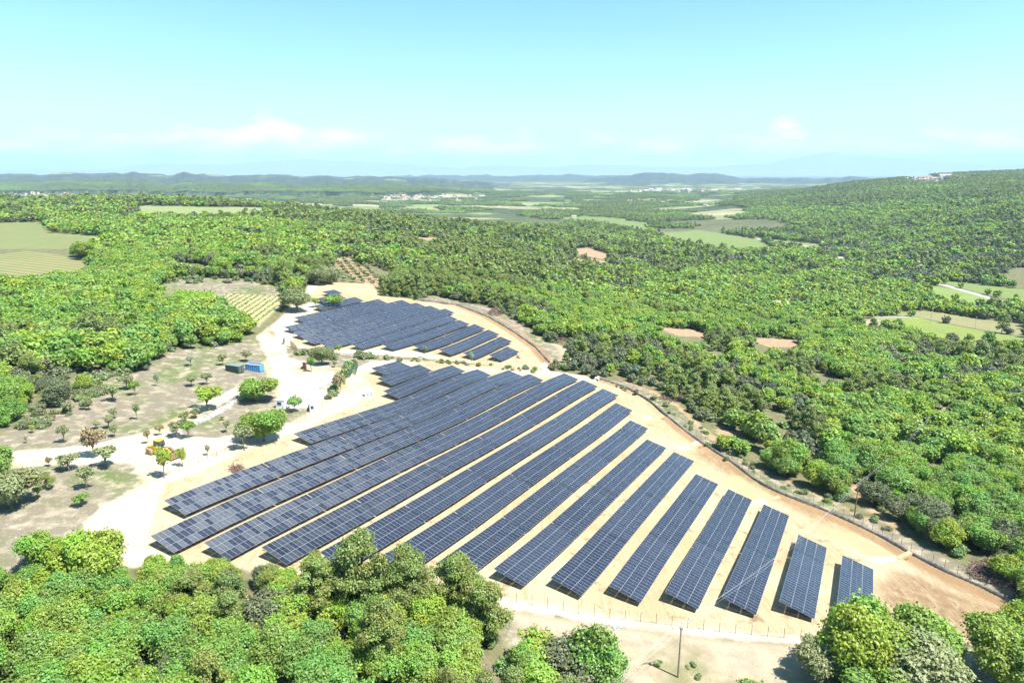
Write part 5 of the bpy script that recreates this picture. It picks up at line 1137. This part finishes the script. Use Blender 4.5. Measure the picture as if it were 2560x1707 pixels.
town(2125, 413, 45, 6, 46, 'cream house of the village on the right hilltop', 'houses of the village on the right hilltop', .9, 0)
town(2205, 410, 22, 3, 8, 'pale house right of the hilltop village', 'houses right of the hilltop village', 1.0, 0)
town(1550, 440, 170, 4, 40, 'pale building at the foot of the central right hills', 'buildings at the foot of the central right hills', 1.6, .4)
town(1530, 468, 160, 12, 16, 'scattered white farmhouse on the valley floor', 'scattered farmhouses on the valley floor', 1.0)
o = obj('long_building', house_mesh(60, 16, 9, M_CP), None, at(*D1(2172, 408)), .1); tag(o, 'long cream building on the ridge above the hilltop village', 'building')
for px, py, s, lb in ((1318, 501, 1.0, 'white farmhouse on the edge of the central valley meadow'), (572, 470, 1.0, 'white farmhouse on the left plateau horizon'), (1560, 686, .45, 'small white house hidden among trees right of the valley path'), (1790, 708, .8, 'small grey house roof between trees in the right woodland'), (800, 567, 1.1, 'white house partly hidden in the wood above the rear field'), (1400, 483, 1.0, 'pale farmhouse beyond the central pine ridge'), (2052, 867, .6, 'pink roofed hut among trees in the right woodland')):
    x, y, z = at(*D1(px, py)); o = obj('farmhouse', HM[1], None, (x, y, z+.6), random.uniform(-.3, .3)); o.scale = (s, s, s); tag(o, lb, 'house')
def villa():
    x, y, z = at(*D1(2106, 611)); r = empty('villa', (x, y, z+.4), -.18); tag(r, 'low pink villa with hipped tile roofs below the right hill', 'house')
    MB().box((0, 0, 1.6), (24, 9, 4.4)).build('wall', M_WALL, r); MB().box((-8, -5.5, 1.4), (9, 5, 4)).build('side_wing', M_WALL, r)
    def hip(cx, cy, w, d, z, hh): return MB().add([(cx-w/2, cy-d/2, z), (cx+w/2, cy-d/2, z), (cx+w/2, cy+d/2, z), (cx-w/2, cy+d/2, z), (cx-w/2+d/2, cy, z+hh), (cx+w/2-d/2, cy, z+hh)], [(0, 1, 5, 4), (2, 3, 4, 5), (3, 0, 4), (1, 2, 5)])
    rf = hip(0, 0, 26, 11, 3.8, 2.0).build('roof', M_TILE2, r); hip(-8, -5.4, 10.5, 7, 3.4, 1.4).build('roof', M_TILE2, r); MB().box((5, .5, 5.6), (.9, .9, 1.4)).build('chimney', M_WALL, rf)
    for q in (0, 4, 8, -9): f = MB().box((q, -4.53 if q > -5 else -8.03, 1.8), (1.6, .1, 1.5)).build('window', M_GREY, r)
    MB().box((10.6, -4.55, 1.3), (1.1, .1, 2.3)).build('door', M_WOOD, r)
villa()
# cypresses
def cyp(px, py, hpx, label, group=None):
    x, y, z = at(*D1(px, py)); p1 = project(x, y, z+1); h = hpx*1.0884/(py*1.0884-p1[1]); o = obj('cypress_tree', proto('cypress', 'B', 0)[0], None, (x, y, z), random.uniform(0, 6)); k = h/9.5; o.scale = (k, k, k); tag(o, label, 'tree', group)
for i in range(9): cyp(640+i*9+random.uniform(-2, 2), 562-i*.5, 24, 'tall thin cypress in the row across the wood behind the left field', 'cypresses in the row across the wood')
for i in range(12): cyp(175+i*9.5+random.uniform(-3, 3), 470, 11, 'small dark cypress on the far left horizon', 'cypresses on the far left horizon')
cyp(2113, 714, 30, 'single dark cypress in the right woodland'); cyp(1933, 702, 30, 'slim cypress in the middle of the valley woodland')
# orchard rows above the rear field
for i in range(5):
    a = np.array(at(*D1(742+i*24, 588+i*6))[:2]); b = np.array(at(*D1(790+i*22, 645+i*3))[:2])
    for t in np.linspace(0, 1, 9):
        x, y = a*(1-t)+b*t; s = random.uniform(.9, 1.3); o = obj('orchard_tree', proto('sparse', 'C', random.randrange(3))[0], None, (x, y, gz(x, y)-.3), random.uniform(0, 6)); o.scale = (s, s, s*.8); tag(o, 'round olive tree in the orchard rows above the rear field', 'tree', 'olive trees of the orchard rows')
for px, py, h, k, lb in ((735, 655, 34, 'oak', 'open crowned tree with bare trunks above the topmost rear table'), (760, 652, 38, 'oak', 'taller open crowned tree right beside the first one above the rear field'), (715, 650, 28, 'holm', 'dark small tree left of the open crowned trees')):
    iso(px*1.0884, py*1.0884, h*1.0884*1.3, k, lb, 'sparse')
# ------------------------------------------------------------------ air: one closed box of pale haze round the scene
def build_haze():
    mb = MB(); x0, x1, y0, y1, z0, z1 = -52000, 52000, -1500, 64000, -330, 1560
    mb.box(((x0+x1)/2, (y0+y1)/2, (z0+z1)/2), (x1-x0, y1-y0, z1-z0))
    m = bpy.data.materials.new("haze_air"); m.use_nodes = True; t = NT(m.node_tree)
    v = t.n('ShaderNodeVolumePrincipled'); v.inputs['Color'].default_value = (.52, .77, 1, 1); v.inputs['Density'].default_value = 5.0e-5; v.inputs['Anisotropy'].default_value = 0.0
    t.l(v.outputs[0], t.n('ShaderNodeOutputMaterial').inputs['Volume'])
    o = mb.build('haze', m); tag(o, 'pale blue haze filling the valley air in front of the far hills', 'haze', kind='stuff')
build_haze()
